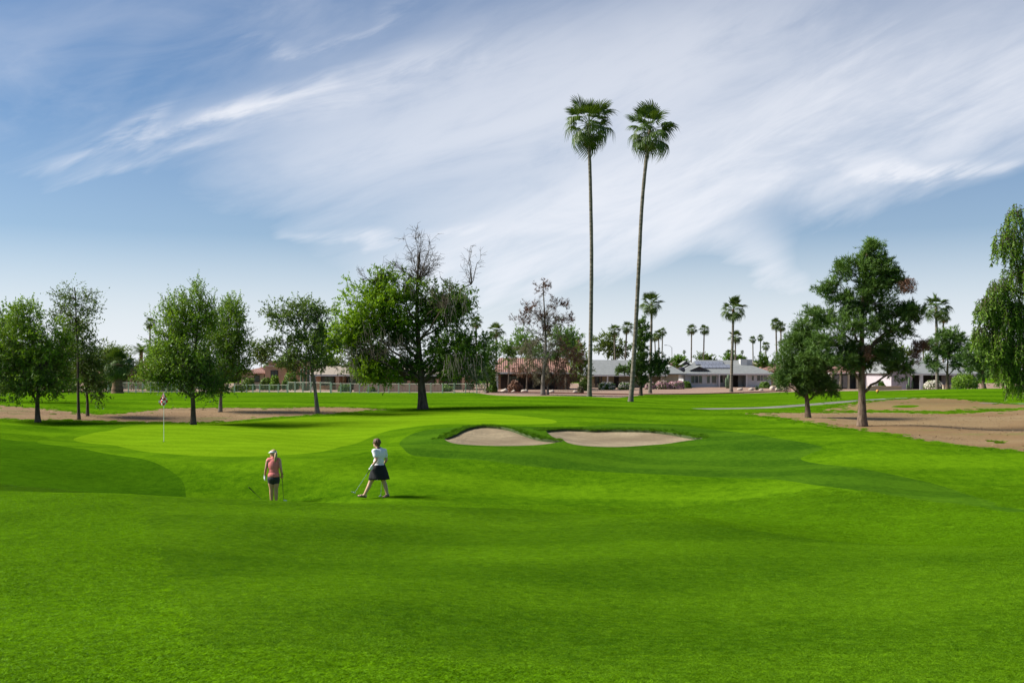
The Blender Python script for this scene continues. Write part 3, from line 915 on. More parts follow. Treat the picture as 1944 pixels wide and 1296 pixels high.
# ---------------- fan palms
def frond_mesh(name, mat, petiole=0.9, blade=1.15, droop=0.5, nleaf=24, fold=0.35, seed=0):
    """fan frond along +X, upper side +Z"""
    rg = np.random.default_rng(seed)
    vs, fs, tone = [], [], []
    def add(pts, tn):
        n = len(vs)
        vs.extend([tuple(p) for p in pts]); tone.extend([tn] * len(pts)); fs.append(tuple(range(n, n + len(pts))))
    w = 0.022
    for i in range(3):
        x0, x1 = petiole * i / 3, petiole * (i + 1) / 3
        z0, z1 = 0.10 * math.sin(math.pi * i / 3), 0.10 * math.sin(math.pi * (i + 1) / 3)
        add([(x0, -w, z0), (x1, -w * .8, z1), (x1, w * .8, z1), (x0, w, z0)], 0.75)
        add([(x0, 0, z0 - .03), (x1, 0, z1 - .03), (x1, 0, z1), (x0, 0, z0)], 0.7)
    for k in range(nleaf):
        t = (k + 0.5) / nleaf * 2 - 1
        th = t * R(88)
        L = blade * (1.0 - 0.30 * abs(t) ** 1.6) * rg.uniform(0.9, 1.08)
        wd = blade * math.tan(R(88) / nleaf) * 1.1
        dx, dy = math.cos(th), math.sin(th)
        sx, sy = -dy, dx
        zf = fold * abs(t) * 0.5
        def pt(r, off, dz):
            return (petiole + dx * r + sx * off, dy * r + sy * off, zf * r + dz)
        z1 = 0.03
        r1, r2, r3 = 0.46 * L, 0.76 * L, L
        d2 = -droop * 0.18 * L * rg.uniform(0.6, 1.4); d3 = -droop * 0.62 * L * rg.uniform(0.7, 1.4)
        tn = rg.uniform(0.2, 0.8)
        pl = 0.05 * blade * (1 if k % 2 else -1) * 0.5
        add([pt(0.02, 0, 0), pt(r1, -wd * r1 / blade, z1 - pl), pt(r1, wd * r1 / blade, z1 + pl)], tn)
        add([pt(r1, -wd * r1 / blade, z1 - pl), pt(r2, -wd * 0.36, d2), pt(r2, wd * 0.36, d2), pt(r1, wd * r1 / blade, z1 + pl)], tn)
        r3c = r3 * (1 - 0.10 * droop)
        add([pt(r2, -wd * 0.36, d2), pt(r3c, 0, d3), pt(r2, wd * 0.36, d2)], min(1, tn + 0.15))
    tot = np.array([len(f) for f in fs], np.int32)
    return mesh_np(name, np.array(vs), np.concatenate([np.array(f) for f in fs]), tot, mat, colors=np.array(tone))
FRONDS = [frond_mesh('frond', M['frond'], 1.05, 1.1, dr, 20, fo, i) for i, (dr, fo) in enumerate(((0.18, 0.6), (0.65, 0.40), (1.1, 0.20), (1.4, -0.15)))]
FROND_DRY = frond_mesh('frond', M['frond_dry'], 0.8, 0.95, 1.3, 18, -0.25, 9)

def frond_matrices(n, lo=-62, hi=82, seed=0, spread=1.0):
    rg = np.random.default_rng(seed)
    out = []
    for i in range(n):
        t = (i + 0.5) / n
        s0, s1 = math.sin(R(hi)), math.sin(R(lo))
        el = math.degrees(math.asin(max(-1, min(1, s0 + (s1 - s0) * t ** 1.2)))) + rg.normal(0, 7)
        az = i * 2.39996 + rg.normal(0, 0.18)
        roll = rg.normal(0, 0.30)
        m = Matrix.Rotation(az, 4, 'Z') @ Matrix.Rotation(-R(el), 4, 'Y') @ Matrix.Rotation(roll, 4, 'X')
        k = int(np.clip(t * 4 + rg.normal(0, 0.5), 0, 3))
        sc = spread * rg.uniform(0.78, 1.18) 
        out.append((m, k, sc, t))
    return out

def crown_merged(name, n, seed, lo=-62, hi=82, dry=0.0):
    """whole crown as one mesh, for palms too far off to tell the fronds apart"""
    V, Fi, T, TN = [], [], [], []
    off = 0
    mats = [M['frond'], M['frond_dry']]
    MI = []
    for (m, k, sc, t) in frond_matrices(n, lo, hi, seed):
        isdry = t > 0.9 and dry > 0
        me = FROND_DRY if isdry else FRONDS[k]
        co = np.empty(len(me.vertices) * 3, np.float32); me.vertices.foreach_get('co', co); co = co.reshape(-1, 3) * sc
        Rm = np.array(m.to_3x3())
        co = co @ Rm.T
        li = np.empty(len(me.loops), np.int32); me.loops.foreach_get('vertex_index', li)
        lt = np.empty(len(me.polygons), np.int32); me.polygons.foreach_get('loop_total', lt)
        tn = np.empty(len(me.vertices), np.float32); me.attributes['tone'].data.foreach_get('value', tn)
        V.append(co); Fi.append(li + off); T.append(lt); TN.append(tn); MI.append(np.full(len(lt), int(isdry), np.int32))
        off += len(co)
    me = mesh_np(name, np.concatenate(V), np.concatenate(Fi), np.concatenate(T), mats[0], colors=np.concatenate(TN))
    me.materials.append(mats[1])
    me.polygons.foreach_set('material_index', np.concatenate(MI))
    return me

def palm_trunk(path, r0, r1, bulge=1.35):
    """ringed trunk; path in local metres"""
    p = smooth_poly(path, 9, False)
    n = len(p)
    rad = trunk_radius(p, r0, r1, bulge)
    rad = rad * (1 + 0.035 * np.sin(np.arange(n) * 1.7) + RNG.normal(0, 0.012, n))
    return MB().tube(p, list(rad), 12)

def fan_palm(label, d, pts, r0, r1, crown_px, n=44, seed=0, group=None, dry=4, lo=-66, shag=None, ground_d=None, name='fan_palm'):
    """pts: trunk from foot to crown heart as photo pixels; crown_px: crown radius in photo pixels"""
    bx = XU(pts[0][0], d)
    z0 = gz(bx, d)
    org = np.array([bx, d, z0])
    root = tag(empty(name, org), label, 'palm tree', group)
    path = to_world(pts, d, z0 - 0.15) - org
    palm_trunk(path, r0, r1).build('trunk', M[shag or 'bark_palm'], root, smooth=True)
    top = path[-1]
    spread = crown_px * d / FPX / 2.1
    hub = MB().ellipsoid((top[0], top[1], top[2] - 0.15 * spread), (r1 * 1.35, r1 * 1.35, 0.32 * spread), 10, 6)
    hub.build('crownshaft', M['frond_dry'], root, smooth=True)
    for (m, k, sc, t) in frond_matrices(n, lo, 84, seed, spread):
        o = link('frond', FRONDS[k], root)
        o.matrix_local = Matrix.Translation(Vector(top) + Vector((0, 0, (0.14 - 0.30 * t) * spread))) @ m @ Matrix.Diagonal((sc, sc, sc, 1))
    for i in range(dry):
        az = i * 2.1 + seed
        m = Matrix.Rotation(az, 4, 'Z') @ Matrix.Rotation(R(78 + 5 * (i % 3)), 4, 'Y')
        o = link('dry_frond', FROND_DRY, root)
        sc = spread * 0.8
        o.matrix_local = Matrix.Translation(Vector(top) + Vector((0, 0, -0.22 * spread))) @ m @ Matrix.Diagonal((sc, sc, sc, 1))
    return root

FAR_CROWNS = [crown_merged('crown', 34, s, -70, 84, 1.0) for s in (11, 12, 13)]
def far_palm(label, u, v_crown, r_px, d, u_foot=None, i=0, group='fan palms beyond the houses', r=0.16, v_foot=None):
    uf = u if u_foot is None else u_foot
    bx = XU(uf, d); z0 = gz(bx, d)
    root = tag(empty('fan_palm', (bx, d, z0)), label, 'palm tree', group)
    org = np.array([bx, d, z0])
    top = P(u, v_crown, d) - org
    path = [np.array([0, 0, -0.2]), top * np.array([0.25, 1, 0.4]), top * np.array([0.65, 1, 0.75]), top]
    palm_trunk(path, r * 1.1, r * 0.8, 1.3).build('trunk', M['bark_palm'], root, smooth=True)
    o = link('crown', FAR_CROWNS[i % 3], root)
    s = r_px * d / FPX / 2.1
    o.location = top; o.scale = (s, s, s); o.rotation_euler = (0, 0, i * 1.3)
    return root

# ---------------- clipped and loose shrubs
def shrub(label, u, d, w_px, h_px, mk='leaf_dark', n=2600, flowers=None, nf=0, name='shrub', group=None, box=0.0, leaf=0.06, cat='bush', z=None):
    x = XU(u, d); z0 = gz(x, d)
    root = tag(empty(name, (x, d, z0)), label, cat, group)
    a, h = w_px * d / FPX / 2, h_px * d / FPX
    k = 1.0 - 0.6 * box
    dirs = rand_dir(n)
    dirs[:, 2] = np.abs(dirs[:, 2])
    sh = np.sign(dirs) * np.abs(dirs) ** k
    lump = 1 + 0.10 * np.sin(dirs[:, 0] * 7 + u) * np.sin(dirs[:, 1] * 6 + 1.3 * u) + 0.08 * np.sin(dirs[:, 2] * 9 + u)
    rr = RNG.uniform(0.35, 1, n) ** 0.35 * lump
    pos = sh * np.array([a, a * 0.85, h * 0.93]) * rr[:, None] + np.array([0, 0, h * 0.05])
    low = RNG.uniform(size=n) < 0.28                                    # skirt of the bush down to the ground
    pos[low, 2] = RNG.uniform(0.02, 0.5, low.sum()) * h
    f = np.maximum(np.linalg.norm(dirs[low, :2], axis=1, keepdims=True), 0.2)
    pos[low, :2] = dirs[low, :2] / f * np.array([a, a * .85]) * RNG.uniform(0.6, 0.98, (low.sum(), 1))
    ax = rand_dir(n); sd = unit(np.cross(ax, unit(rand_dir(n) + dirs * 1.5)))
    sz = RNG.uniform(0.7, 1.4, n) * leaf
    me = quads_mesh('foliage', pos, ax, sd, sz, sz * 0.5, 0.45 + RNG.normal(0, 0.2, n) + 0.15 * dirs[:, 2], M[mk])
    link('foliage', me, root)
    mb = MB()
    for i in range(5):
        t = rand_dir(1)[0]
        mb.tube([(0, 0, -0.1), (t[0] * a * .3, t[1] * a * .3, h * .4), (t[0] * a * .6, t[1] * a * .6, h * .75)], [0.04, 0.03, 0.012], 5)
    mb.build('stem', M['bark'], root)
    if nf:
        dd = rand_dir(nf); dd[:, 2] = np.abs(dd[:, 2])
        dd = np.sign(dd) * np.abs(dd) ** k
        pf = dd * np.array([a, a * 0.85, h * 0.95]) * RNG.uniform(0.9, 1.06, (nf, 1)) + np.array([0, 0, h * 0.06])
        ax = rand_dir(nf); sd = unit(np.cross(ax, dd + 0.3 * rand_dir(nf)))
        me = quads_mesh('blossom', pf, ax, sd, leaf * 1.0, leaf * 0.8, RNG.uniform(0, 1, nf), M[flowers])
        o = link('blossom', me, root); o['kind'] = 'stuff'
    return root
# ------------------------------------------------------------------ trees of this course
# left group
leaf_tree('oak_tree', 'broad leafy dark green tree on the bare earth beside the slim sparse tree', 55, [(72, 797), (70, 765), (72, 730), (66, 690), (60, 650), (55, 610)], 0.15,
          [(70, 640, 55, 45, 0, .55, 'leaf_oak'), (20, 650, 50, 48, .2, .5, 'leaf_oak'), (35, 605, 40, 28, 0, .6, 'leaf_oak'), (90, 690, 48, 45, -.2, .5, 'leaf_oak'), (25, 700, 55, 45, 0, .3, 'leaf_dark'),
           (70, 725, 45, 28, .1, .25, 'leaf_dark'), (-30, 680, 45, 55, 0, .45, 'leaf_oak'), (115, 660, 28, 38, .3, .6, 'leaf_oak'), (48, 596, 16, 22, 0, .65, 'leaf_oak'), (35, 735, 50, 22, 0, .35, 'leaf_oak'), (105, 725, 30, 26, 0, .4, 'leaf_oak')], None, 'bark', clumps=560, jit=.22, leaf=(0.07, 0.03), leaves=10)
leaf_tree('slim_tree', 'slim tall tree with a sparse see-through top on the bare earth', 57, [(150, 793), (148, 760), (147, 720), (146, 670), (143, 620), (142, 570), (140, 545)], 0.095,
          [(140, 565, 34, 26, 0, .35, 'leaf_olive'), (165, 585, 26, 22, .2, .35, 'leaf_olive'), (118, 590, 24, 22, -.2, .3, 'leaf_olive'), (145, 610, 34, 22, 0, .35, 'leaf_olive')], None, 'bark',
          clumps=120, leaves=6, twigs=4, leaf=(0.065, 0.03), twig_len=.6)
leaf_tree('olive_tree', 'dark drooping tree just behind the slim sparse tree', 59.5, [(166, 788), (165, 760), (160, 720), (158, 680), (155, 640)], 0.10,
          [(150, 650, 34, 40, 0, .4, 'leaf_olive'), (170, 690, 28, 40, 0, .35, 'leaf_olive'), (150, 700, 34, 45, .2, .3, 'leaf_olive'), (180, 735, 22, 26, -.2, .3, 'leaf_olive'), (140, 620, 24, 24, 0, .4, 'leaf_olive')],
          None, 'bark', clumps=190, droop=.3, leaves=11)
leaf_tree('oak_tree', 'round dark tree standing behind the broad leafy tree', 72, [(-10, 778), (-8, 740), (-5, 690), (-5, 640)], 0.16,
          [(-10, 620, 34, 34, 0, .4, 'leaf_dark'), (0, 660, 45, 45, 0, .35, 'leaf_dark'), (-40, 660, 40, 50, 0, .35, 'leaf_dark')], None, 'bark', clumps=150, leaf=(0.09, 0.04))
leaf_tree('mesquite_tree', 'bushy bright green tree with upright tips and a forked trunk behind the flag', 54, [(367, 802), (366, 765), (363, 735), (368, 690), (372, 640), (376, 600), (380, 560)], 0.16,
          [(350, 620, 45, 42, 0, .65, 'leaf_oak'), (320, 640, 38, 40, .1, .65, 'leaf_oak'), (365, 590, 22, 36, 0, .65, 'leaf_oak'), (378, 560, 7, 20, 0, .6, 'leaf_oak'), (395, 605, 26, 36, .2, .6, 'leaf_oak'),
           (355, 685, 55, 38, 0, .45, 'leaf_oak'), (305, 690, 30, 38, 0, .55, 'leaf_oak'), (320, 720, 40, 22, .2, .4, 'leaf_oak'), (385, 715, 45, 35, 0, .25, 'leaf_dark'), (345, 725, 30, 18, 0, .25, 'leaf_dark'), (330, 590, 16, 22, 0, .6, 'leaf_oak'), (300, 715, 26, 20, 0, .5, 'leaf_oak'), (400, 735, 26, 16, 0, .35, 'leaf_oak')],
          None, 'bark', clumps=520, up=.9, leaf=(0.065, 0.027), twig_len=.8, jit=.24)
leaf_tree('mesquite_tree', 'bushy green tree on a slim trunk partly behind the forked tree', 63, [(418, 783), (419, 750), (421, 715), (424, 670), (428, 620)], 0.13,
          [(430, 620, 30, 40, 0, .6, 'leaf_oak'), (415, 655, 40, 40, 0, .5, 'leaf_oak'), (445, 660, 26, 40, 0, .55, 'leaf_oak'), (425, 705, 40, 32, -.2, .35, 'leaf_oak'), (455, 700, 18, 28, 0, .5, 'leaf_oak'), (440, 585, 14, 20, 0, .6, 'leaf_oak'), (405, 735, 24, 20, 0, .3, 'leaf_dark')],
          None, 'bark_grey', clumps=380, jit=.24, up=.9, leaf=(0.07, 0.03), twig_len=.7)
leaf_tree('elm_tree', 'small airy tree with a leaning bare trunk on the end of the bare earth', 62, [(603, 782), (599, 750), (594, 715), (588, 680), (580, 640), (575, 600)], 0.15,
          [(575, 590, 38, 26, 0, .4, 'leaf_olive'), (540, 600, 32, 24, 0, .4, 'leaf_olive'), (605, 600, 26, 26, 0, .4, 'leaf_olive'), (560, 640, 42, 28, .2, .4, 'leaf_olive'), (600, 650, 35, 34, 0, .35, 'leaf_olive'), (565, 680, 45, 26, 0, .35, 'leaf_olive'), (615, 690, 24, 20, 0, .35, 'leaf_olive'), (512, 595, 14, 8, 0, .4, 'leaf_olive'), (520, 650, 16, 10, 0, .4, 'leaf_olive')],
          None, 'bark_grey', clumps=300, gap=.08, leaf=(0.075, 0.035), leaves=9, jit=.25)
# the big half-dead tree
leaf_tree('elm_tree', 'big spreading half dead tree with lime foliage and bare grey boughs on top', 66, [(803, 776), (801, 745), (798, 705), (795, 660), (792, 610), (791, 560), (793, 515), (796, 480)], 0.31,
          [(690, 590, 48, 50, 0, .75, 'leaf_lime_lit'), (650, 640, 46, 34, 0, .85, 'leaf_lime_lit'), (622, 655, 22, 26, 0, .9, 'leaf_lime_lit'), (675, 625, 36, 30, -.5, .8, 'leaf_lime_lit'), (720, 555, 32, 34, .2, .6, 'leaf_lime_lit'), (748, 575, 42, 42, -.4, .55, 'leaf_lime_lit'), (700, 665, 46, 42, .3, .45, 'leaf_lime_lit'), (735, 700, 40, 30, 0, .5, 'leaf_lime_lit'),
           (760, 640, 38, 34, .5, .2, 'leaf_dark'), (780, 690, 34, 26, .5, .2, 'leaf_dark'), (715, 620, 34, 26, .8, .2, 'leaf_dark'), (840, 575, 48, 40, 0, .45, 'leaf_oak'), (868, 590, 36, 42, .2, .35, 'leaf_oak'), (825, 600, 35, 35, .4, .3, 'leaf_dark'),  # dark lobes put the shade inside the crown into the leaf colour
           (855, 655, 52, 26, -.2, .45, 'leaf_oak'), (905, 660, 34, 30, 0, .5, 'leaf_oak'), (870, 690, 40, 26, -.8, .5, 'leaf_oak'), (700, 700, 40, 26, -.6, .7, 'leaf_lime_lit'), (835, 685, 45, 28, 0, .35, 'leaf_oak'), (888, 700, 30, 36, 0, .3, 'leaf_olive'), (765, 610, 38, 26, 0, .45, 'leaf_lime_lit'), (735, 525, 28, 18, 0, .4, 'leaf_oak'), (790, 560, 34, 26, 0, .35, 'leaf_oak')],
          None, 'bark', clumps=1350, leaf=(0.085, 0.036), leaves=10, twigs=7, droop=.15, jit=.22,
          bare=[(796, 492, 46, 44, 0, 340, 0), (895, 505, 30, 36, 0, 40, 1), (708, 510, 22, 30, 0, 40, 1), (850, 560, 30, 34, -2.2, 60, 1), (720, 650, 34, 36, -2.0, 60, 1)])
# hanging dead strands on the big tree
def dead_strands(parent_label, areas, d, host):
    p0, p1 = [], []
    for (u, v, ru, rv, dy, n, L) in areas:
        c = P(u, v, d) + np.array([0, dy, 0])
        s = d / FPX
        st = c + RNG.uniform(-1, 1, (n, 3)) * np.array([ru * s, 0.8, rv * s])
        dr = unit(np.array([0.25, 0, -1.0]) + RNG.normal(0, .28, (n, 3)))
        for k in range(3):
            en = st + dr * RNG.uniform(.25, .5, (n, 1)) * L
            p0.append(st); p1.append(en)
            st = en; dr = unit(dr + RNG.normal(0, .22, (n, 3)) + np.array([0, 0, -.3]))
    p0, p1 = np.concatenate(p0), np.concatenate(p1)
    o = link('dead_twigs', cones_mesh('dead_twigs', p0 - np.array(host.location), p1 - np.array(host.location), 0.011, 0.006, M['twig_pale']), host)
    o['kind'] = 'stuff'
BIG = [o for o in COL.objects if o.name.startswith('elm_tree') and 'big' in o.get('label', '')][0]
dead_strands('', [(866, 575, 26, 26, -2.4, 45, .8), (880, 680, 34, 18, -2.2, 60, 1.0), (905, 700, 20, 18, -1.2, 35, 1.0), (722, 640, 26, 30, -2.3, 30, .9), (670, 670, 14, 26, -1.5, 50, 1.2), (800, 545, 30, 20, -1.5, 30, .7), (760, 650, 24, 20, -1.8, 35, .8)], 66, BIG)

# dying pine by the red roofed house
leaf_tree('dying_pine', 'dying brown pine with a thin bare top in front of the red tiled house', 112, [(1031, 752), (1031, 720), (1034, 690), (1036, 650), (1034, 600), (1032, 560), (1031, 535)], 0.26,
          [(1030, 545, 16, 12, 0, .1, 'needle_dry'), (1060, 580, 26, 10, 0, .1, 'needle_dry'), (1010, 590, 24, 14, 0, .15, 'needle_dry'), (990, 605, 18, 10, 0, .1, 'needle_dry'), (1075, 608, 26, 8, 0, .1, 'needle_dry'), (1045, 610, 30, 16, 0, .15, 'needle_dry')],
          None, 'bark_grey', clumps=95, needle=True, leaf=(0.28, 0.03), twigs=4, leaves=4, bare=[(1030, 575, 34, 40, 0, 200, 0), (1030, 610, 50, 26, 0, 200, 0)])
leaf_tree('dying_pine', 'brown and grey green drooping pine skirts round the dying tree', 113.5, [(1040, 752), (1040, 715), (1038, 680), (1036, 640)], 0.14,
          [(1030, 650, 40, 22, 0, .5, 'needle_grey'), (1010, 670, 30, 30, 0, .5, 'needle_grey'), (1035, 700, 45, 26, -.5, .5, 'needle_grey'), (1075, 660, 36, 22, 0, .5, 'needle_dry'), (1080, 690, 30, 36, 0, .45, 'needle_dry'), (1060, 715, 30, 16, 0, .5, 'needle_dry'), (1000, 700, 26, 14, 0, .5, 'needle_dry'), (1045, 670, 30, 22, -.6, .45, 'needle'), (1075, 640, 22, 12, 0, .4, 'needle')],
          None, 'bark_grey', clumps=230, needle=True, droop=.8, leaf=(0.34, 0.022), twigs=5, leaves=5, bare=[(1035, 660, 40, 30, -2.0, 160, 1)])

# two tall fan palms and nearer palms
fan_palm('taller straight fan palm on a slender trunk beside the bowed one', 85, [(1119, 753), (1120, 700), (1122, 600), (1123, 480), (1121, 360), (1119, 290), (1118, 238)], 0.195, 0.135, 54, 38, 1, 'tall fan palms', 4, -52)
fan_palm('tall fan palm with a bowed leaning trunk next to the straight one', 78, [(1197, 763), (1202, 700), (1208, 600), (1213, 500), (1218, 400), (1225, 320), (1234, 250)], 0.19, 0.13, 53, 36, 5, 'tall fan palms', 5, -52)
fan_palm('middle sized fan palm with a tan dead skirt beside the dark conifer', 130, [(1234, 752), (1235, 700), (1236, 650), (1237, 600), (1237, 578)], 0.24, 0.14, 25, 32, 3, 'palms before the houses', 5, -55)
fan_palm('middle sized fan palm standing before the house with solar panels', 135, [(1388, 747), (1389, 700), (1391, 640), (1392, 588)], 0.24, 0.15, 27, 34, 8, 'palms before the houses', 5, -62)
fan_palm('squat fan palm with a thick shaggy trunk by the white fence', 112, [(223, 742), (223, 725), (223, 700), (223, 692)], 0.55, 0.45, 33, 48, 4, None, 3, -58, 'bark_shag')
fan_palm('tall fan palm on a pale trunk before the lilac house', 118, [(1779, 742), (1779, 690), (1778, 630), (1777, 585)], 0.20, 0.14, 28, 32, 6, 'palms before the houses', 4, -55)
fan_palm('fan palm rising behind the gap between the two pines', 118, [(1552, 745), (1552, 700), (1551, 640), (1550, 605)], 0.22, 0.15, 28, 32, 2, 'palms before the houses', 3, -55)
FP = [(1166, 628, 15, 190, 1168, 'fan palm above the grey roof, behind the green tree by the tall palms'), (1190, 622, 15, 190, 1186, 'fan palm with a leaning trunk between the tall palms'),
      (1250, 636, 11, 230, 1252, 'thin palm of the close pair behind the dark conifer'), (1243, 640, 10, 235, 1245, 'thin palm of the close pair behind the dark conifer'),
      (1258, 630, 10, 250, 1256, 'thin far palm next to the street lamp'), (1313, 626, 12, 220, 1312, 'straight palm of the twin palms above the solar roof'), (1337, 626, 12, 220, 1335, 'leaning palm of the twin palms above the solar roof'),
      (1396, 640, 15, 200, 1396, 'lower palm behind the palm before the solar house'), (1429, 645, 8, 300, 1430, 'one of two thin far palms beside the short bushy palm'), (1444, 641, 8, 300, 1443, 'one of two thin far palms beside the short bushy palm'),
      (1454, 657, 10, 240, 1454, 'short bushy palm behind the rooftop cooler'), (1473, 616, 13, 180, 1475, 'taller palm of the close pair beside the small pine'), (1482, 620, 12, 186, 1484, 'shorter palm of the close pair beside the small pine'),
      (1489, 655, 14, 170, 1489, 'low bushy palm under the close tall pair'), (1791, 603, 14, 170, 1791, 'second palm crown beside the tall palm of the lilac house'), (1753, 652, 8, 240, 1753, 'small palm above the lilac house roof'),
      (285, 614, 14, 180, 284, 'thin palm above the tiled house behind the flag'), (455, 602, 14, 180, 452, 'palm crown peeping out beside the bushy green trees'), (904, 612, 14, 185, 904, 'small palm crown just behind the half dead tree'),
      (942, 628, 19, 170, 942, 'thick palm crown behind the red tiled roof'), (1299, 668, 4, 420, 1299, 'tiny palm far beyond the roofs'), (1287, 674, 3, 450, 1287, 'tiny palm far beyond the roofs'), (1409, 668, 4, 430, 1409, 'tiny palm far beyond the roofs'),
      (1383, 671, 8, 260, 1383, 'short dark palm behind the solar roof')]
for i, (u, v, r, d, uf, lab) in enumerate(FP):
    far_palm(lab, u, v, r, d, uf, i, r=0.17 if r > 9 else 0.2)

# date palm with feather fronds by the tiled house
def feather_palm(label, u, v, d, r_px):
    bx = XU(u, d); z0 = gz(bx, d)
    root = tag(empty('date_palm', (bx, d, z0)), label, 'palm tree')
    top = P(u, v, d) - np.array([bx, d, z0])
    palm_trunk([np.array([0, 0, -.2]), top * .5, top], .35, .3).build('trunk', M['bark_shag'], root, smooth=True)
    L = r_px * d / FPX
    vs, tn = [], []
    for i in range(26):
        az, el = i * 2.4, R(80 - 75 * (i / 26) ** .8)
        prev = None
        for k in range(22):
            t = k / 21
            e = el - t * 0.95
            p = np.array([math.cos(az) * L * t * math.cos(el - t * .5), math.sin(az) * L * t * math.cos(el - t * .5), L * t * math.sin(el - t * .55)])
            sdv = np.array([-math.sin(az), math.cos(az), 0])
            fw = np.array([math.cos(az) * math.cos(e), math.sin(az) * math.cos(e), math.sin(e)])
            for sg in (-1, 1):
                ln = L * .26 * math.sin(math.pi * min(1, t * .9 + .12)) + .05
                tip = p + sdv * sg * ln * .8 + fw * ln * .6 - np.array([0, 0, ln * .25])
                vs += [p - fw * .05, tip, p + fw * .05]; tn += [0.4 + .4 * (k % 3) / 3] * 3
    vs = np.array(vs) + top
    link('crown', mesh_np('crown', vs, np.arange(len(vs)), 3, M['frond'], colors=np.array(tn)), root)
feather_palm('feathery date palm behind the tiled house, near the squat palm', 268, 668, 165, 26)

# pines on the bare earth at right
leaf_tree('pine_tree', 'large dark green pine with a reddish scaly trunk on the bare earth', 48, [(1637, 809), (1637, 770), (1637, 725), (1638, 680), (1638, 630), (1640, 570), (1643, 510), (1650, 470)], 0.23,
          [(1655, 478, 22.36, 20.16, 0, .55, 'needle'), (1635, 505, 32.68, 20.16, 0, .5, 'needle'), (1675, 510, 22.36, 23.52, 0, .5, 'needle'), (1600, 510, 18.92, 18.48, .2, .5, 'needle'), (1650, 545, 41.28, 21.84, -.3, .5, 'needle'), (1700, 535, 22.36, 21.84, .2, .45, 'needle'), (1572, 548, 22.36, 16.8, 0, .5, 'needle'),
           (1605, 570, 30.96, 21.84, -.2, .45, 'needle'), (1665, 580, 39.56, 21.84, 0, .45, 'needle'), (1718, 598, 29.24, 18.48, 0, .45, 'needle'), (1560, 600, 29.24, 18.48, .4, .45, 'needle'), (1610, 620, 41.28, 21.84, -.6, .5, 'needle'), (1690, 625, 39.56, 21.84, 0, .4, 'needle'), (1735, 590, 15.48, 11.76, 0, .4, 'needle'),
           (1575, 650, 34.4, 21.84, 0, .45, 'needle'), (1620, 665, 29.24, 20.16, .5, .3, 'needle'), (1680, 670, 34.4, 23.52, .3, .35, 'needle'), (1700, 700, 24.08, 21.84, -.3, .45, 'needle'), (1600, 690, 27.52, 16.8, -.2, .4, 'needle'), (1640, 690, 25.8, 13.44, .3, .3, 'needle')],
          None, 'bark_pine', clumps=600, fill=.6, jit=.1, gap=.06, needle=True, leaf=(0.16, 0.014), twigs=9, leaves=7, twig_len=.34, clump_r=.24, droop=.1, up=.5)
def dry_sprays(host, d, areas):
    V0, V1 = [], []
    for (u, v, ru, rv, dy, n) in areas:
        c = P(u, v, d) + np.array([0, dy, 0]) - np.array(host.location)
        s = d / FPX
        b = c + RNG.uniform(-1, 1, (n, 3)) * np.array([ru * s, .3, rv * s])
        k = np.repeat(b, 14, 0) + RNG.normal(0, .06, (n * 14, 3))
        V0.append(k); V1.append(k + unit(rand_dir(n * 14) + np.array([0, 0, -.9])) * .17)
    a, b = np.concatenate(V0), np.concatenate(V1)
    me = tris_mesh('dry_needles', a, b, unit(np.cross(b - a, rand_dir(len(a)))), .013, RNG.uniform(0, .8, len(a)), M['needle_dry'])
    link('dry_needles', me, host)
PINE = [o for o in COL.objects if o.name.startswith('pine_tree')][0]
dry_sprays(PINE, 48, [(1708, 545, 14, 12, -1.0, 60), (1745, 655, 14, 10, -.2, 70), (1733, 675, 8, 16, -.2, 50), (1640, 668, 4, 14, -.6, 20)])
leaf_tree('pine_tree', 'smaller dense pine on a short trunk beside the large pine', 56, [(1534, 793), (1533, 765), (1530, 735), (1528, 700), (1525, 660), (1522, 625)], 0.17,
          [(1522, 625, 17.2, 15.12, 0, .5, 'needle'), (1540, 650, 29.24, 16.8, 0, .5, 'needle'), (1508, 655, 22.36, 16.8, 0, .45, 'needle'), (1530, 685, 39.56, 20.16, -.3, .5, 'needle'), (1495, 690, 20.64, 16.8, .2, .4, 'needle'), (1560, 690, 25.8, 20.16, 0, .45, 'needle'), (1510, 715, 32.68, 15.12, 0, .35, 'needle'), (1545, 725, 30.96, 16.8, .2, .3, 'needle'), (1572, 735, 13.76, 13.44, 0, .35, 'needle'), (1535, 735, 15.48, 11.76, 0, .25, 'needle'), (1483, 718, 12.04, 13.44, .2, .35, 'needle')],
          None, 'bark_pine', clumps=420, fill=.6, jit=.1, needle=True, leaf=(0.18, 0.013), twigs=8, leaves=7, twig_len=.42, clump_r=.28, up=.25, droop=.1)
leaf_tree('pine_tree', 'dark pine in front of the lilac house behind the pale palm trunk', 112, [(1799, 742), (1799, 715), (1800, 690), (1802, 650)], 0.22,
          [(1800, 640, 24, 16, 0, .45, 'needle'), (1780, 655, 22, 16, 0, .4, 'needle'), (1820, 655, 24, 18, 0, .4, 'needle'), (1800, 675, 36, 14, 0, .35, 'needle'), (1775, 690, 16, 12, 0, .35, 'needle'), (1825, 690, 22, 12, 0, .35, 'needle')], None, 'bark_pine', clumps=170, needle=True, leaf=(0.3, 0.03), twigs=7, leaves=6)
leaf_tree('pine_tree', 'dark pine behind the hanging weeping foliage', 105, [(1868, 740), (1867, 715), (1866, 690), (1866, 655)], 0.22,
          [(1865, 650, 24, 20, 0, .4, 'needle'), (1850, 675, 22, 18, 0, .35, 'needle'), (1882, 680, 26, 20, 0, .35, 'needle'), (1868, 700, 32, 16, 0, .3, 'needle')], None, 'bark_pine', clumps=130, needle=True, leaf=(0.3, 0.03), twigs=7, leaves=6)
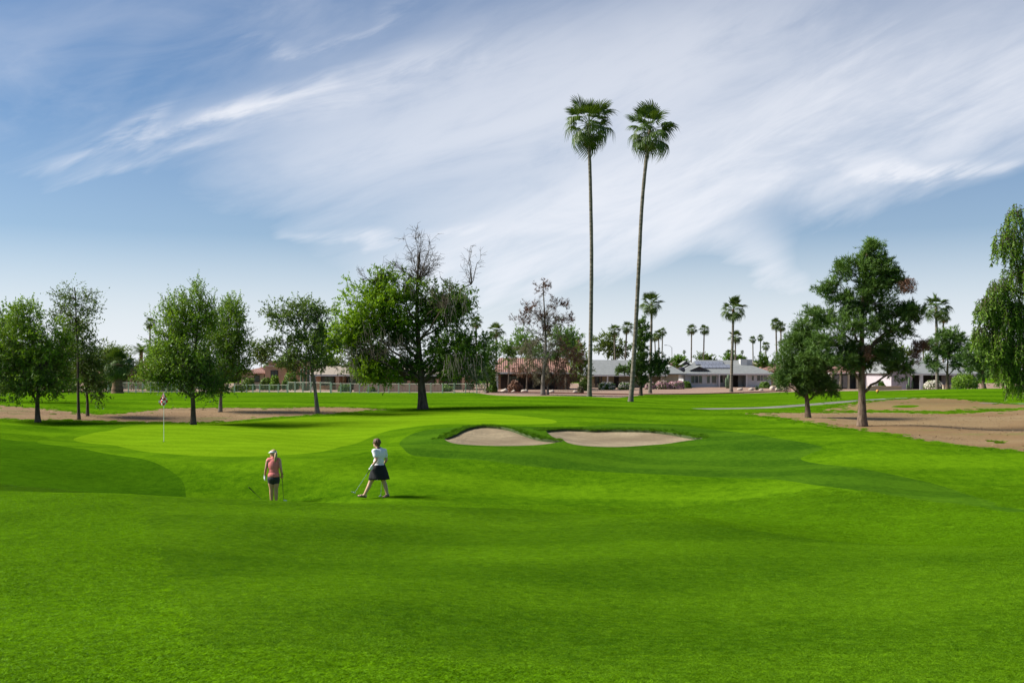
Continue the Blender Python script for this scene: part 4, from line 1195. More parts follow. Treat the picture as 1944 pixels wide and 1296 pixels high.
leaf_tree('juniper_tree', 'dark twisted conifer with pom-pom lobes between the palm trunks', 118, [(1216, 753), (1217, 735), (1217, 700), (1217, 660), (1218, 625)], 0.22,
          [(1218, 618, 10, 12, 0, .45, 'needle'), (1222, 635, 14, 14, 0, .45, 'needle'), (1216, 655, 13, 16, 0, .4, 'needle'), (1215, 680, 14, 18, 0, .35, 'needle'), (1215, 705, 16, 16, 0, .35, 'needle'), (1195, 700, 14, 9, 0, .4, 'needle'), (1180, 703, 10, 6, 0, .4, 'needle'), (1250, 685, 16, 14, 0, .35, 'needle'), (1258, 700, 11, 10, 0, .35, 'needle'), (1240, 700, 14, 12, 0, .3, 'needle'), (1217, 722, 8, 8, 0, .3, 'needle')],
          None, 'bark', clumps=260, needle=True, leaf=(0.26, 0.03), twigs=7, leaves=6, twig_len=.35)

# weeping tree at the right edge
def weeping(label, d, lobes, trunk, r0):
    bx = XU(trunk[0][0], d); z0 = gz(bx, d)
    root = tag(empty('weeping_tree', (bx, d, z0)), label, 'tree')
    org = np.array([bx, d, z0])
    path = smooth_poly(to_world(trunk, d, z0 - .15), 5, False) - org
    mb = MB().tube(path, list(trunk_radius(path, r0, .06)), 12)
    s = d / FPX
    pos, ax, tn, w0, w1 = [], [], [], [], []
    for (u, v, ru, rv, n, L) in lobes:
        c = P(u, v, d) - org
        i = int(len(path) * .55)
        mid = (path[i] + c) / 2 + np.array([0, 0, .5])
        t = np.linspace(0, 1, 9)[:, None]
        lp = (1 - t) ** 2 * path[i] + 2 * t * (1 - t) * mid + t * t * c
        mb.tube(lp, list(.07 - .05 * t[:, 0]), 6)
        for k in range(n):
            dirn = rand_dir(1)[0]
            st = c + dirn * np.array([ru * s, ru * s * .8, rv * s]) * RNG.uniform(.3, 1) ** .5
            near = lp[2 + int(np.argmin(np.linalg.norm(lp[2:] - st, axis=1)))]
            w0.append(near); w1.append(st)
            ln = L * RNG.uniform(.5, 1.3)
            m = int(ln / .035)
            f = np.linspace(0, 1, m)
            out = np.array([dirn[0], dirn[1], 0]) * .35
            cur = st + np.outer(f * ln, out * .5) + np.outer(f ** .75 * ln * .95, [0, 0, -1.0]) + np.cumsum(RNG.normal(0, .012, (m, 3)), 0)
            w0 += list(cur[:-1:4]); w1 += list(np.concatenate([cur[4::4], cur[-1:]])[:len(cur[:-1:4])])
            p_ = np.repeat(cur, 2, 0)
            pos.append(p_); ax.append(unit(rand_dir(len(p_)) * .8 + np.array([0, 0, -.8])))
            tn.append(np.full(len(p_), .4 + RNG.normal(0, .15)) + RNG.normal(0, .15, len(p_)))
    mb.build('trunk', M['bark'], root, smooth=True)
    o = link('branches', cones_mesh('branches', np.array(w0), np.array(w1), .007, .005, M['bark']), root); o['kind'] = 'stuff'
    pos, ax, tn = np.concatenate(pos), np.concatenate(ax), np.concatenate(tn)
    pos = pos + ax * .05
    sd = unit(np.cross(ax, rand_dir(len(ax))))
    sz = RNG.uniform(.7, 1.2, len(ax))
    link('crown', quads_mesh('foliage', pos, ax, sd, .055 * sz, .016 * sz, tn, M['leaf_oak']), root)
    return root
weeping('weeping tree with hanging leafy strands beyond the bare earth', 31,
        [(1930, 405, 22, 22, 51, .5), (1912, 450, 26, 28, 66, .6), (1950, 460, 34, 36, 75, .7), (1935, 520, 36, 34, 90, .7), (1895, 545, 22, 22, 60, .6), (1872, 575, 20, 18, 60, .55), (1905, 585, 30, 26, 105, .7), (1945, 590, 36, 34, 105, .7),
         (1862, 625, 14, 18, 36, .5), (1890, 640, 28, 26, 96, .6), (1930, 655, 36, 26, 120, .6), (1905, 690, 24, 18, 75, .45), (1940, 715, 28, 22, 120, .45), (1990, 500, 50, 70, 90, .9), (2010, 620, 50, 60, 90, .9), (2060, 520, 60, 80, 60, .9)],
        [(2052, 870), (2050, 780), (2040, 690), (2020, 600), (1990, 500), (1965, 420)], .24)

# trees and bushes round the houses
BG = [('leaf_far', 495, 668, 30, 24, 170, 'round pale green tree above the far flat roof'), ('leaf_far', 215, 690, 60, 40, 135, 'leafy green mass of a tree behind the squat palm'), ('leaf_farlime', 318, 690, 40, 40, 128, 'light green tree beside the tiled house'),
      ('leaf_far', 640, 700, 36, 24, 150, 'low green tree by the long patio roof'), ('leaf_dark', 965, 668, 20, 26, 135, 'dark green tree rising behind the red tiled roof'), ('leaf_farlime', 1000, 655, 30, 32, 140, 'light green tree behind the dying pine'),
      ('leaf_farlime', 1075, 645, 36, 36, 150, 'tall light green tree between dying pine and tall straight palm'), ('leaf_far', 1100, 690, 20, 40, 145, 'green tree beside the tall straight palm trunk'), ('leaf_far', 1160, 660, 38, 28, 195, 'airy green tree above the grey roof between the tall palms'),
      ('leaf_farlime', 1292, 688, 16, 10, 190, 'lime bush behind the low end of the solar house'), ('leaf_farlime', 1395, 682, 24, 10, 205, 'lime treetop behind the rooftop cooler'), ('leaf_farlime', 1452, 690, 22, 18, 200, 'lime tree above the terracotta roof'), ('leaf_far', 925, 690, 22, 40, 118, 'dark green tree between fence end and red tiled house'),
      ('leaf_far', 1340, 682, 20, 10, 240, 'far green treetop between the twin palms'), ('leaf_far', 1690, 668, 50, 18, 190, 'green treetops behind the lilac house'), ('leaf_far', 1905, 690, 60, 40, 150, 'green tree beyond the grassy hump behind the weeping tree'),
      ('leaf_dark', 105, 690, 60, 46, 126, 'dark green tree mass behind the slim trees'), ('leaf_dark', 15, 690, 60, 46, 128, 'dark green tree mass behind the broad leafy tree'), ('leaf_far', 700, 700, 46, 26, 136, 'green tree between the fence and the long patio'), ('leaf_far', 770, 712, 40, 20, 150, 'green tree in front of the long patio'), ('leaf_far', 555, 690, 26, 20, 150, 'green tree by the tan stucco house')]
for k, (mk, u, v, ru, rv, d, lab) in enumerate(BG):
    s = d / FPX
    vb = VH + (HC - gz(XU(u, d), d)) / s
    if u == 925: lob = [(925, 670, 16, 20, 0, .4, 'leaf_dark'), (930, 700, 16, 20, 0, .35, 'leaf_dark'), (920, 720, 14, 12, 0, .3, 'leaf_dark')]
    else: lob = [(u + ru * .45 * math.sin(j * 2.3 + k), v + rv * .4 * math.cos(j * 1.7 + k), ru * .62, rv * .62, 1.2 * math.sin(j * 3.1), .5, mk) for j in range(5)]
    leaf_tree('garden_tree', lab, d, [(u, vb), (u + 1, (vb + v) / 2), (u, v)], .16, lob, None, 'bark', clumps=max(60, int(ru * rv * .14)), leaf=(.14 * d / 150, .06 * d / 150), leaves=9, twigs=5, twig_len=.8, clump_r=.5)

# flat far treeline closing the horizon
for k in range(34):
    d = RNG.uniform(240, 420)
    u = -350 + k * 80 + RNG.uniform(-25, 25)
    h = RNG.uniform(14, 24); w = RNG.uniform(22, 46)
    shrub('hazy green tree in the far line beyond the roofs', u, d, w, h + 8, 'leaf_far', 650, name='far_tree', group='far trees beyond the roofs', leaf=.55, cat='tree')
# ------------------------------------------------------------------ houses
def mat_shingle(name, col, col2, row=0.35, tile=0.0):
    m, t, b = mat_new(name)
    tc = t.new('ShaderNodeTexCoord')
    p = tc.outputs['Object']
    s = t.sep(p)
    n = t.noise(p, 2.2, 6.0, 0.65)
    rows = t.m('FRACT', t.m('DIVIDE', t.m('ADD', s[2], t.m('MULTIPLY', s[1], 0.25)), row * 0.55))
    cols = t.m('SINE', t.m('MULTIPLY', s[0], 2 * math.pi / (tile or 0.6)))
    k = t.m('ADD', t.rng(n, 0.3, 0.7, 0, 0.7), t.m('MULTIPLY', rows, 0.3))
    if tile: k = t.m('ADD', t.m('MULTIPLY', k, 0.7), t.rng(cols, -1, 1, 0, 0.4))
    t.put(b.inputs['Base Color'], t.mix(k, col, col2))
    b.inputs['Roughness'].default_value = 0.85
    b.inputs['Specular IOR Level'].default_value = 0.2
    bp = t.new('ShaderNodeBump')
    bp.inputs['Strength'].default_value = 0.7
    bp.inputs['Distance'].default_value = 0.08 if tile else 0.03
    t.put(bp.inputs['Height'], t.m('ADD', rows, t.m('MULTIPLY', cols, 0.6 if tile else 0.0)))
    t.l.new(bp.outputs[0], b.inputs['Normal'])
    return m
M['roof_grey'] = mat_shingle('shingle_grey', (0.1700, 0.1785, 0.1742, 1), (0.2635, 0.2720, 0.2635, 1))
M['roof_red'] = mat_shingle('clay_tile', (0.1857, 0.0940, 0.0711, 1), (0.3323, 0.1878, 0.1492, 1), 0.4, 0.32)
M['roof_tan'] = mat_shingle('shingle_tan', (0.27, 0.22, 0.17, 1), (0.36, 0.31, 0.25, 1))
M['stucco_white'] = mat_plain('stucco_white', (0.5610, 0.5695, 0.5610, 1), 0.9, 0.06, 1.2, bump=0.2)
M['stucco_beige'] = mat_plain('stucco_beige', (0.3995, 0.3570, 0.2465, 1), 0.9, 0.07, 1.2, bump=0.2)
M['stucco_tan'] = mat_plain('stucco_tan', (0.4250, 0.2805, 0.1870, 1), 0.9, 0.08, 1.2, bump=0.2)
M['stucco_lilac'] = mat_plain('stucco_lilac', (0.3995, 0.3570, 0.3740, 1), 0.9, 0.06, 1.2, bump=0.2)
M['trim_white'] = mat_plain('trim_white', (0.6120, 0.6035, 0.5780, 1), 0.6, 0.05, 2.0)
M['dark_wood'] = mat_plain('dark_wood', (0.035, 0.027, 0.022, 1), 0.7, 0.3, 3.0)
M['block_pink'] = mat_plain('garden_block', (0.42, 0.29, 0.22, 1), 0.9, 0.15, 2.5, bump=0.3)
M['solar'] = mat_plain('solar_glass', (0.19, 0.20, 0.23, 1), 0.25, 0.15, 0.8, spec=0.7)
M['metal'] = mat_plain('galvanised_metal', (0.45, 0.46, 0.46, 1), 0.5, 0.12, 2.0, metal=0.3)
M['dish'] = mat_plain('dish_grey', (0.09, 0.09, 0.10, 1), 0.5, 0.1, 2.0)
M['rock'] = mat_plain('boulder', (0.42, 0.36, 0.30, 1), 0.95, 0.25, 4.0, bump=0.6)
def mat_glass():
    m, t, b = mat_new('window_glass')
    b.inputs['Base Color'].default_value = (0.06, 0.075, 0.08, 1)
    b.inputs['Roughness'].default_value = 0.08
    b.inputs['Specular IOR Level'].default_value = 0.8
    return m
M['glass'] = mat_glass()

def house(name, label, u0, u1, d, mat, z_eave_px=None, depth=11.0, wall_px=None, cat='house'):
    x0, x1 = XU(u0, d), XU(u1, d)
    xc = (x0 + x1) / 2
    z0 = min(tz(x0, d), tz(x1, d), tz(xc, d + depth)) - 0.1
    root = tag(empty(name, (xc, d, z0)), label, cat)
    H = dict(root=root, d=d, org=np.array([xc, d, z0]))
    H['X'] = lambda u: XU(u, d) - xc
    H['Z'] = lambda v: HC - (v - VH) / FPX * d - z0
    return H
def wall(H, u0, u1, v_top, mat, y0=0.0, y1=10.0, name='wall', v_bot=None):
    z0 = 0.0 if v_bot is None else H['Z'](v_bot)
    return MB().box(H['X'](u0), H['X'](u1), y0, y1, z0, H['Z'](v_top)).build(name, M[mat], H['root'])
def roof(H, u0, u1, v_ridge, v_eave, mat, y0=-0.7, y1=10.7, hip=(0.0, 0.0), fascia=None, name='roof', ry=0.5):
    """pitched roof, ridge along X; hip = metres the ridge is set in at each end"""
    x0, x1, ze = H['X'](u0), H['X'](u1), H['Z'](v_eave)
    yr = y0 + (y1 - y0) * ry
    zr = HC - (v_ridge - VH) / FPX * (H['d'] + yr) - H['org'][2]
    t = 0.16
    mb = MB()
    A_, B_, C_, D_ = (x0, y0, ze), (x1, y0, ze), (x1, y1, ze), (x0, y1, ze)
    E_, F_ = (x0 + hip[0], yr, zr), (x1 - hip[1], yr, zr)
    mb.poly([A_, B_, F_, E_]); mb.poly([C_, D_, E_, F_]); mb.poly([B_, C_, F_]); mb.poly([D_, A_, E_])
    lo = [(p[0], p[1], ze - t) for p in (A_, B_, C_, D_)]
    mb.poly(lo[::-1])
    for a, b, p, q in ((A_, B_, lo[0], lo[1]), (B_, C_, lo[1], lo[2]), (C_, D_, lo[2], lo[3]), (D_, A_, lo[3], lo[0])):
        mb.poly([p, q, b, a])
    o = mb.build(name, M[mat], H['root'])
    if fascia:
        MB().box(x0 - .02, x1 + .02, y0 - .05, y0 - .005, ze - t - .06, ze + .03).build('fascia', M[fascia], o)
    H['slope'] = (yr - y0, zr - ze, y0, ze)
    return o
def window(H, u0, u1, v0, v1, y=0.0, n=2, fr='trim_white', name='window'):
    x0, x1, zt, zb = H['X'](u0), H['X'](u1), H['Z'](v0), H['Z'](v1)
    w = 0.09
    mb = MB()
    mb.box(x0 - w, x0, y - .07, y - .003, zb, zt); mb.box(x1, x1 + w, y - .07, y - .003, zb, zt)
    mb.box(x0 - w, x1 + w, y - .07, y - .003, zt, zt + w); mb.box(x0 - w, x1 + w, y - .10, y - .003, zb - w, zb)
    for i in range(1, n):
        xm = x0 + (x1 - x0) * i / n
        mb.box(xm - .03, xm + .03, y - .06, y - .003, zb, zt)
    o = mb.build(name, M[fr], H['root'])
    for i in range(n):
        a, b = x0 + (x1 - x0) * i / n + (.03 if i else 0), x0 + (x1 - x0) * (i + 1) / n - (.03 if i < n - 1 else 0)
        MB().box(a, b, y - .03, y - .005, zb, zt).build('pane', M['glass'], o)
    return o
def post(H, u, v_top, mat, w=0.12, y=-0.3, name='post'):
    x = H['X'](u)
    return MB().box(x - w, x + w, y - w, y + w, -0.05, H['Z'](v_top) - .17).build(name, M[mat], H['root'])
def door(H, u0, u1, v_top, y, mat='dark_wood'):
    o = MB().box(H['X'](u0), H['X'](u1), y - .06, y - .004, .12, H['Z'](v_top)).build('door', M[mat], H['root'])
    MB().box(H['X'](u1) - .16, H['X'](u1) - .08, y - .12, y - .061, 1.05, 1.15).build('handle', M['metal'], o)

# white house with solar panels
H = house('house', 'white bungalow with grey shingle roof and solar panels', 1292, 1468, 172, 'stucco_white')
wall(H, 1300, 1363, 708, 'stucco_white', 0, 10)
wall(H, 1418, 1464, 708, 'stucco_white', 0, 10)
wall(H, 1363.3, 1417.7, 708, 'stucco_white', 3.2, 10, 'porch_wall')
roof(H, 1288, 1470, 683.5, 709, 'roof_grey', hip=(4.0, 5.2), fascia='trim_white')
sl = H['slope']
def on_roof(H, x, t, h=0.0):
    run, rise, y0, ze = H['slope']
    L = math.hypot(run, rise)
    return np.array([x, y0 + run * t - rise / L * h, ze + rise * t + run / L * h])
def solar_array(H, u0, u1, ncol, rows):
    x0, x1 = H['X'](u0), H['X'](u1)
    w = (x1 - x0) / ncol
    for r_, (t0, t1, sh) in enumerate(rows):
        for c in range(ncol):
            a, b = x0 + w * c + .02 + sh, x0 + w * (c + 1) - .02 + sh
            mb = MB()
            p = [on_roof(H, a, t0 + .005, .16), on_roof(H, b, t0 + .005, .16), on_roof(H, b, t1 - .005, .16), on_roof(H, a, t1 - .005, .16)]
            q_ = [on_roof(H, a, t0 + .005, .08), on_roof(H, b, t0 + .005, .08), on_roof(H, b, t1 - .005, .08), on_roof(H, a, t1 - .005, .08)]
            mb.poly(p); mb.poly(q_[::-1])
            for i in range(4):
                j = (i + 1) % 4
                mb.poly([q_[i], q_[j], p[j], p[i]])
            mb.build('solar_panel', M['solar'], H['root'])
solar_array(H, 1347, 1402, 8, [(.36, .62, -1.0), (.62, .88, -1.9)])
for (uc, vt, vb, w_, yy, dk) in ((1328, 695, 702.5, 19, .8, 1), (1308, 684.5, 692, 10, 3.6, 1)):       # small dormer gables
    x, zt, zb = H['X'](uc), H['Z'](vt), H['Z'](vb)
    hw = w_ * H['d'] / FPX
    g = MB()
    y0, y1 = sl[2] + yy, sl[2] + yy + 3.0
    g.poly([(x - hw, y0, zb), (x + hw, y0, zb), (x, y0, zt)]); g.poly([(x - hw, y0, zb), (x, y0, zt), (x, y1, zt), (x - hw, y1, zb)]); g.poly([(x + hw, y0, zb), (x + hw, y1, zb), (x, y1, zt), (x, y0, zt)])
    o = g.build('dormer', M['roof_grey'], H['root'])
    k = .80
    gv = MB(); gv.poly([(x - hw * k, y0 - .02, zb + .05), (x + hw * k, y0 - .02, zb + .05), (x, y0 - .02, zb + (zt - zb) * .85)])
    gv.build('vent', M['dark_wood'], o)
window(H, 1312, 1333, 713, 727, 0, 3); window(H, 1342, 1347.5, 713, 727, 0, 1); window(H, 1351, 1360, 713, 727, 0, 1)
window(H, 1427, 1431, 713, 722, 0, 1); window(H, 1437, 1456, 712, 722.5, 0, 3)
window(H, 1366, 1380, 714, 726, 3.2, 2)
door(H, 1399, 1409, 713, 3.2)
for u in (1364.5, 1384, 1416.5): post(H, u, 709, 'trim_white', .13, -.35)
# rooftop cooler and dish
c = P(1415, 686, 175.5) - np.array([0, 0, 0])
ac = tag(empty('rooftop_cooler', (c[0], 175.5, c[2] - 1.1)), 'boxy white evaporative cooler standing on the solar house roof', 'air cooler')
MB().box(-1.0, .15, -.6, .6, .35, 1.5).build('cabinet', M['trim_white'], ac)
MB().box(.16, 1.1, -.5, .5, .55, 1.45).build('duct', M['metal'], ac)
for sx in (-.9, .9):
    for sy in (-.45, .45):
        MB().box(sx - .04, sx + .04, sy - .04, sy + .04, -.35, .54 if sx > 0 else .34).build('leg', M['metal'], ac)
c = P(1294, 702, 171.2)
ds = tag(empty('satellite_dish', (c[0], c[1], c[2] - .9)), 'dark oval satellite dish on the eave of the white house', 'dish')
db = MB()
for j in range(5):
    r0_, r1_ = .13 * j, .13 * (j + 1)
    for i in range(16):
        a, b = 2 * math.pi * i / 16, 2 * math.pi * (i + 1) / 16
        f = lambda r, q: (r * math.cos(q), .35 * r * r - .1, r * math.sin(q) * .8 + .9)
        db.poly([f(r0_, a), f(r1_, a), f(r1_, b), f(r0_, b)])
db.build('reflector', M['dish'], ds); MB().tube([(0, .1, 0), (0, .05, .9)], .03, 6).build('mast', M['metal'], ds)

# beige house with grey roof
H = house('house', 'beige bungalow with long plain grey roof behind the tall palms', 1106, 1262, 164, 'stucco_beige')
wall(H, 1110, 1260, 710, 'stucco_beige', 2.6, 11)
roof(H, 1104, 1266, 683, 711.5, 'roof_grey', y0=-.6, y1=11.6, fascia='trim_white')
for u, mt in ((1131, 'dark_wood'), (1141, 'dark_wood'), (1153, 'trim_white'), (1198, 'stucco_beige'), (1255, 'stucco_beige')): post(H, u, 711.5, mt, .12)
window(H, 1132, 1140, 715, 727, 2.6, 1, 'dark_wood'); door(H, 1169, 1178, 713, 2.6); window(H, 1222, 1238, 713, 726, 2.6, 2, 'dark_wood')
wall(H, 1256.5, 1290, 710, 'stucco_beige', 1.0, 9, 'garage_wall')
ro = roof(H, 1250, 1304, 687, 709, 'roof_grey', y0=.3, y1=9.6, hip=(.5, 3.0), name='garage_roof')
p0 = [on_roof(H, H['X'](1270), .52, .12), on_roof(H, H['X'](1278), .52, .12), on_roof(H, H['X'](1276), .66, .12), on_roof(H, H['X'](1269), .66, .12)]
g = MB(); g.poly(p0); g.build('skylight', M['trim_white'], H['root'])

# red tiled house with deep dark patio
H = house('house', 'red tiled house with white fascia and deep dark patio', 938, 1085, 146, 'stucco_tan')
wall(H, 942, 1085, 706, 'stucco_tan', 4.5, 12)
roof(H, 936, 1090, 679, 706.5, 'roof_red', y0=-.6, y1=12.5, fascia='trim_white', hip=(.8, .8))
for u, mt in ((944, 'trim_white'), (1064, 'dark_wood'), (1073, 'stucco_beige'), (1012, 'dark_wood')): post(H, u, 707, mt, .14, -.1)
MB().box(H['X'](950), H['X'](1060), 4.2, 4.48, .1, H['Z'](711)).build('patio_shade', M['dark_wood'], H['root'])  # dark sheet before the wall paints in the shade deep under the patio roof
window(H, 965, 985, 715, 728, 4.2, 3, 'dark_wood'); window(H, 1020, 1050, 715, 728, 4.2, 3, 'dark_wood')
MB().box(H['X'](1035), H['X'](1063), -.15, -.08, .75, .82).build('rail', M['dark_wood'], H['root'])

# long low patio house
H = house('house', 'long low tan house with white edged patio roof behind the fence', 585, 900, 142, 'stucco_tan')
wall(H, 590, 895, 709, 'stucco_tan', 4.0, 12)
roof(H, 583, 902, 695, 711, 'roof_tan', y0=-.5, y1=12.5, fascia='trim_white', hip=(1, 1))
for u in (592, 642, 706, 735, 777, 830, 880): post(H, u, 711, 'stucco_tan' if u > 600 else 'trim_white', .22)
for u0, u1 in ((600, 625), (650, 690), (715, 730), (745, 770), (790, 820), (840, 870)): window(H, u0, u1, 716, 731, 4.0, 2, 'dark_wood')
g = tag(empty('garden_wall', (XU(745, 126), 126, tz(XU(745, 126), 126))), 'low pinkish block wall behind the white fence', 'wall')
for i in range(11):
    a, b = XU(672, 126) + i * 1.02 - XU(745, 126), 0
    MB().box(a, a + 1.0, 0, .2, -.1, 1.0).build('block_panel', M['block_pink'], g)

# tan stucco house with tower
H = house('house', 'tan stucco house with a square chimney mass and flat parapet', 500, 586, 150, 'stucco_tan')
wall(H, 500, 552, 695, 'stucco_tan', 1.0, 10); wall(H, 552.5, 583, 684, 'stucco_tan', 0, 9, 'chimney_mass')
MB().box(H['X'](499), H['X'](553), .9, 10.1, H['Z'](695) + .003, H['Z'](694)).build('parapet', M['trim_white'], H['root'])
window(H, 512, 524, 704, 718, 1.0, 2, 'dark_wood'); window(H, 556, 560, 712, 714, 0, 1, 'dark_wood')
# red tile gable
H = house('house', 'tan house with small red tiled hip roof below a grey flat roof', 452, 506, 152, 'stucco_tan')
wall(H, 458, 502, 706, 'stucco_beige', 0, 9)
roof(H, 446, 508, 696.5, 708, 'roof_red', y0=-.7, y1=9.7, hip=(3.2, 2.2))
wall(H, 478, 530, 688, 'stucco_tan', 10.5, 20, 'upper_wall'); MB().box(H['X'](476), H['X'](532), 10.3, 20.2, H['Z'](688) + .003, H['Z'](683)).build('flat_roof', M['roof_tan'], H['root'])
window(H, 484, 492, 713, 724, 0, 2, 'dark_wood')
# red tile house behind the flag
H = house('house', 'tiled house with a rounded red roof and white flat block behind the flag', 196, 330, 150, 'stucco_beige')
wall(H, 236, 320, 710, 'stucco_beige', .8, 10)
roof(H, 232, 330, 681, 712, 'roof_red', y0=-.6, y1=10.6, hip=(1.8, 2.5))
wall(H, 258, 330, 674, 'trim_white', 11, 19, 'upper_block')
wall(H, 180, 234, 709, 'stucco_beige', 2, 10, 'side_wall'); roof(H, 172, 236, 698, 710, 'roof_red', y0=1.2, y1=10.5, name='side_roof')
window(H, 225, 230, 714, 728, 2, 1, 'dark_wood'); window(H, 290, 306, 715, 727, .8, 2, 'dark_wood')
# lilac house
H = house('house', 'lilac stucco house with grey roof and dark open porch', 1690, 1860, 140, 'stucco_lilac')
wall(H, 1692, 1732, 708, 'stucco_lilac', 0, 11)
wall(H, 1732.3, 1855, 708, 'stucco_lilac', 3.5, 11, 'back_wall')
roof(H, 1728, 1862, 684, 709, 'roof_grey', y0=-.5, y1=11.5, hip=(.2, 4), fascia='trim_white')
g = MB(); xa, xb, xm = H['X'](1686), H['X'](1738), H['X'](1716)
y0, y1, ze, zr = -.4, 11, H['Z'](709), H['Z'](687)
g.poly([(xa, y0, ze), (xm, y0, zr), (xm, y1, zr), (xa, y1, ze)]); g.poly([(xb, y0, ze), (xb, y1, ze), (xm, y1, zr), (xm, y0, zr)])
gr = g.build('gable_roof', M['roof_grey'], H['root'])
g = MB(); g.poly([(xa + .3, -.02, ze), (xb - .3, -.02, ze), (xm, -.02, zr - .15)]); g.build('gable_wall', M['stucco_lilac'], H['root'])
for u, mt in ((1747, 'trim_white'), (1808, 'stucco_lilac'), (1850, 'stucco_lilac')): post(H, u, 709, mt, .2)
MB().box(H['X'](1752), H['X'](1806), 3.2, 3.48, .1, H['Z'](711)).build('porch_shade', M['dark_wood'], H['root'])  # dark panel standing in for the shade inside the open porch
window(H, 1735, 1742, 715, 725, 3.5, 1)
# patio house between the pines
H = house('house', 'pale patio house with open pergola seen between the pines', 1570, 1692, 150, 'stucco_lilac')
wall(H, 1572, 1690, 707, 'stucco_lilac', 4, 12)
roof(H, 1566, 1694, 694, 708, 'roof_red', y0=1.0, y1=12.6, hip=(2, 2))
for u in (1580, 1596, 1612, 1628, 1646): post(H, u, 708, 'stucco_beige', .12, .2)
MB().box(H['X'](1574), H['X'](1650), -.1, 3.9, H['Z'](709), H['Z'](707.6)).build('pergola_top', M['trim_white'], H['root'])
MB().box(H['X'](1585), H['X'](1640), 3.7, 3.96, .1, H['Z'](712)).build('sliding_doors', M['glass'], H['root'])
# terracotta roof behind
H = house('house', 'small house with terracotta roof behind the white solar house', 1440, 1500, 196, 'stucco_tan')
wall(H, 1446, 1498, 706, 'stucco_tan', 0, 9); roof(H, 1440, 1504, 688, 704, 'roof_red', hip=(5, 1))
window(H, 1474, 1482, 710, 720, 0, 2)
for lab, u0, u1, vt, d in (('far flat roofed tan house behind the skylight roof', 1268, 1300, 684, 200), ('far house with low dark gable behind the cooler', 1425, 1458, 686, 205)):
    H = house('house', lab, u0, u1, d, 'stucco_tan')
    wall(H, u0, u1, vt + 5, 'stucco_tan', 0, 9); roof(H, u0 - 3, u1 + 3, vt, vt + 6, 'roof_tan', hip=(1, 1))
    window(H, u0 + 8, u0 + 14, vt + 10, vt + 16, 0, 1)

# ------------------------------------------------------------------ fences
M['fence'] = mat_plain('fence_paint', (0.66, 0.62, 0.52, 1), 0.7, 0.1, 2.0, spec=0.1)
def fence(label, posts, d0, d1, h):
    n = len(posts)
    ds_ = np.linspace(d0, d1, n)
    P3 = [np.array([XU(u, q_), q_, gz(XU(u, q_), q_)]) for u, q_ in zip(posts, ds_)]
    root = tag(empty('fence', P3[0]), label, 'fence', 'white picket fences behind the course')
    o3 = P3[0]
    pk = MB()
    for i, p in enumerate(P3):
        p = p - o3
        MB().box(p[0] - .055, p[0] + .055, p[1] - .055, p[1] + .055, p[2] - .1, p[2] + h + .06).build('post', M['fence'], root)
        if i < n - 1:
            q_ = P3[i + 1] - o3
            for hh in (.12, h - .04):
                MB().tube([p + np.array([0, 0, hh]), q_ + np.array([0, 0, hh])], .024, 4).build('rail', M['fence'], root)
            L = np.linalg.norm(q_ - p); m = int(L / .16)
            for k in range(1, m):
                c = p + (q_ - p) * k / m
                pk.box(c[0] - .010, c[0] + .010, c[1] - .010, c[1] + .010, c[2] + .1, c[2] + h)
    o = pk.build('pickets', M['fence'], root); o['kind'] = 'stuff'
fence('white picket fence beside the squat shaggy palm', [205, 217, 231, 244, 258, 271, 286, 301, 315, 326, 336, 350, 364], 117, 117, 1.22)
fence('white picket fence behind the bushy green trees', [378, 392, 406, 420, 433, 445, 468, 480, 493, 511, 528, 545], 118, 118, 0.95)
fence('taller white picket fence behind the leaning tree', [547, 560, 575, 590, 608, 627], 121, 118, 1.25)
fence('white picket fence behind the half dead tree', [629, 647, 665, 682, 699, 718, 738, 757, 777, 797, 818, 840, 862, 884, 905, 921], 118, 116, 1.15)

# brick edging of the gravel yard
M['brick_edge'] = mat_plain('edging_brick', (0.27, 0.11, 0.08, 1), 0.85, 0.2, 4.0)
bm_mesh = MB().box(-.5, .5, -.12, .12, -.1, .14).mesh('edging_stone', M['brick_edge'])
ed = tag(empty('brick_edging', (XU(1060, 121), 121, tz(XU(1060, 121), 121))), 'low red brick edging along the desert gravel', 'edging')
us = np.linspace(935, 1188, 16)
for i in range(150):
    u = 935 + (1500 - 935) * i / 149
    d = 121 if u < 1200 else 121 + (u - 1200) / 300 * 14
    x = XU(u, d)
    o = link('edging_brick', bm_mesh, ed)
    o.location = np.array([x, d, gz(x, d)]) - np.array(ed.location)
    o.scale = (.118, 1, .9)
    o.scale[0] = (1500 - 935) / 149 * d / FPX * .96

# planter walls of the lilac house
for lab, u0, u1, d in (('long tan planter wall before the patio house', 1647, 1712, 124), ('short tan planter wall by the round bush', 1791, 1811, 124)):
    x0, x1 = XU(u0, d), XU(u1, d); zb = tz((x0 + x1) / 2, d)
    r_ = tag(empty('planter_wall', ((x0 + x1) / 2, d, zb)), lab, 'wall')
    MB().box(x0 - r_.location.x, x1 - r_.location.x, 0, .3, -.2, .42).build('wall_body', M['stucco_beige'], r_)
    MB().box(x0 - r_.location.x - .04, x1 - r_.location.x + .04, -.04, .34, .421, .50).build('coping', M['block_pink'], r_)

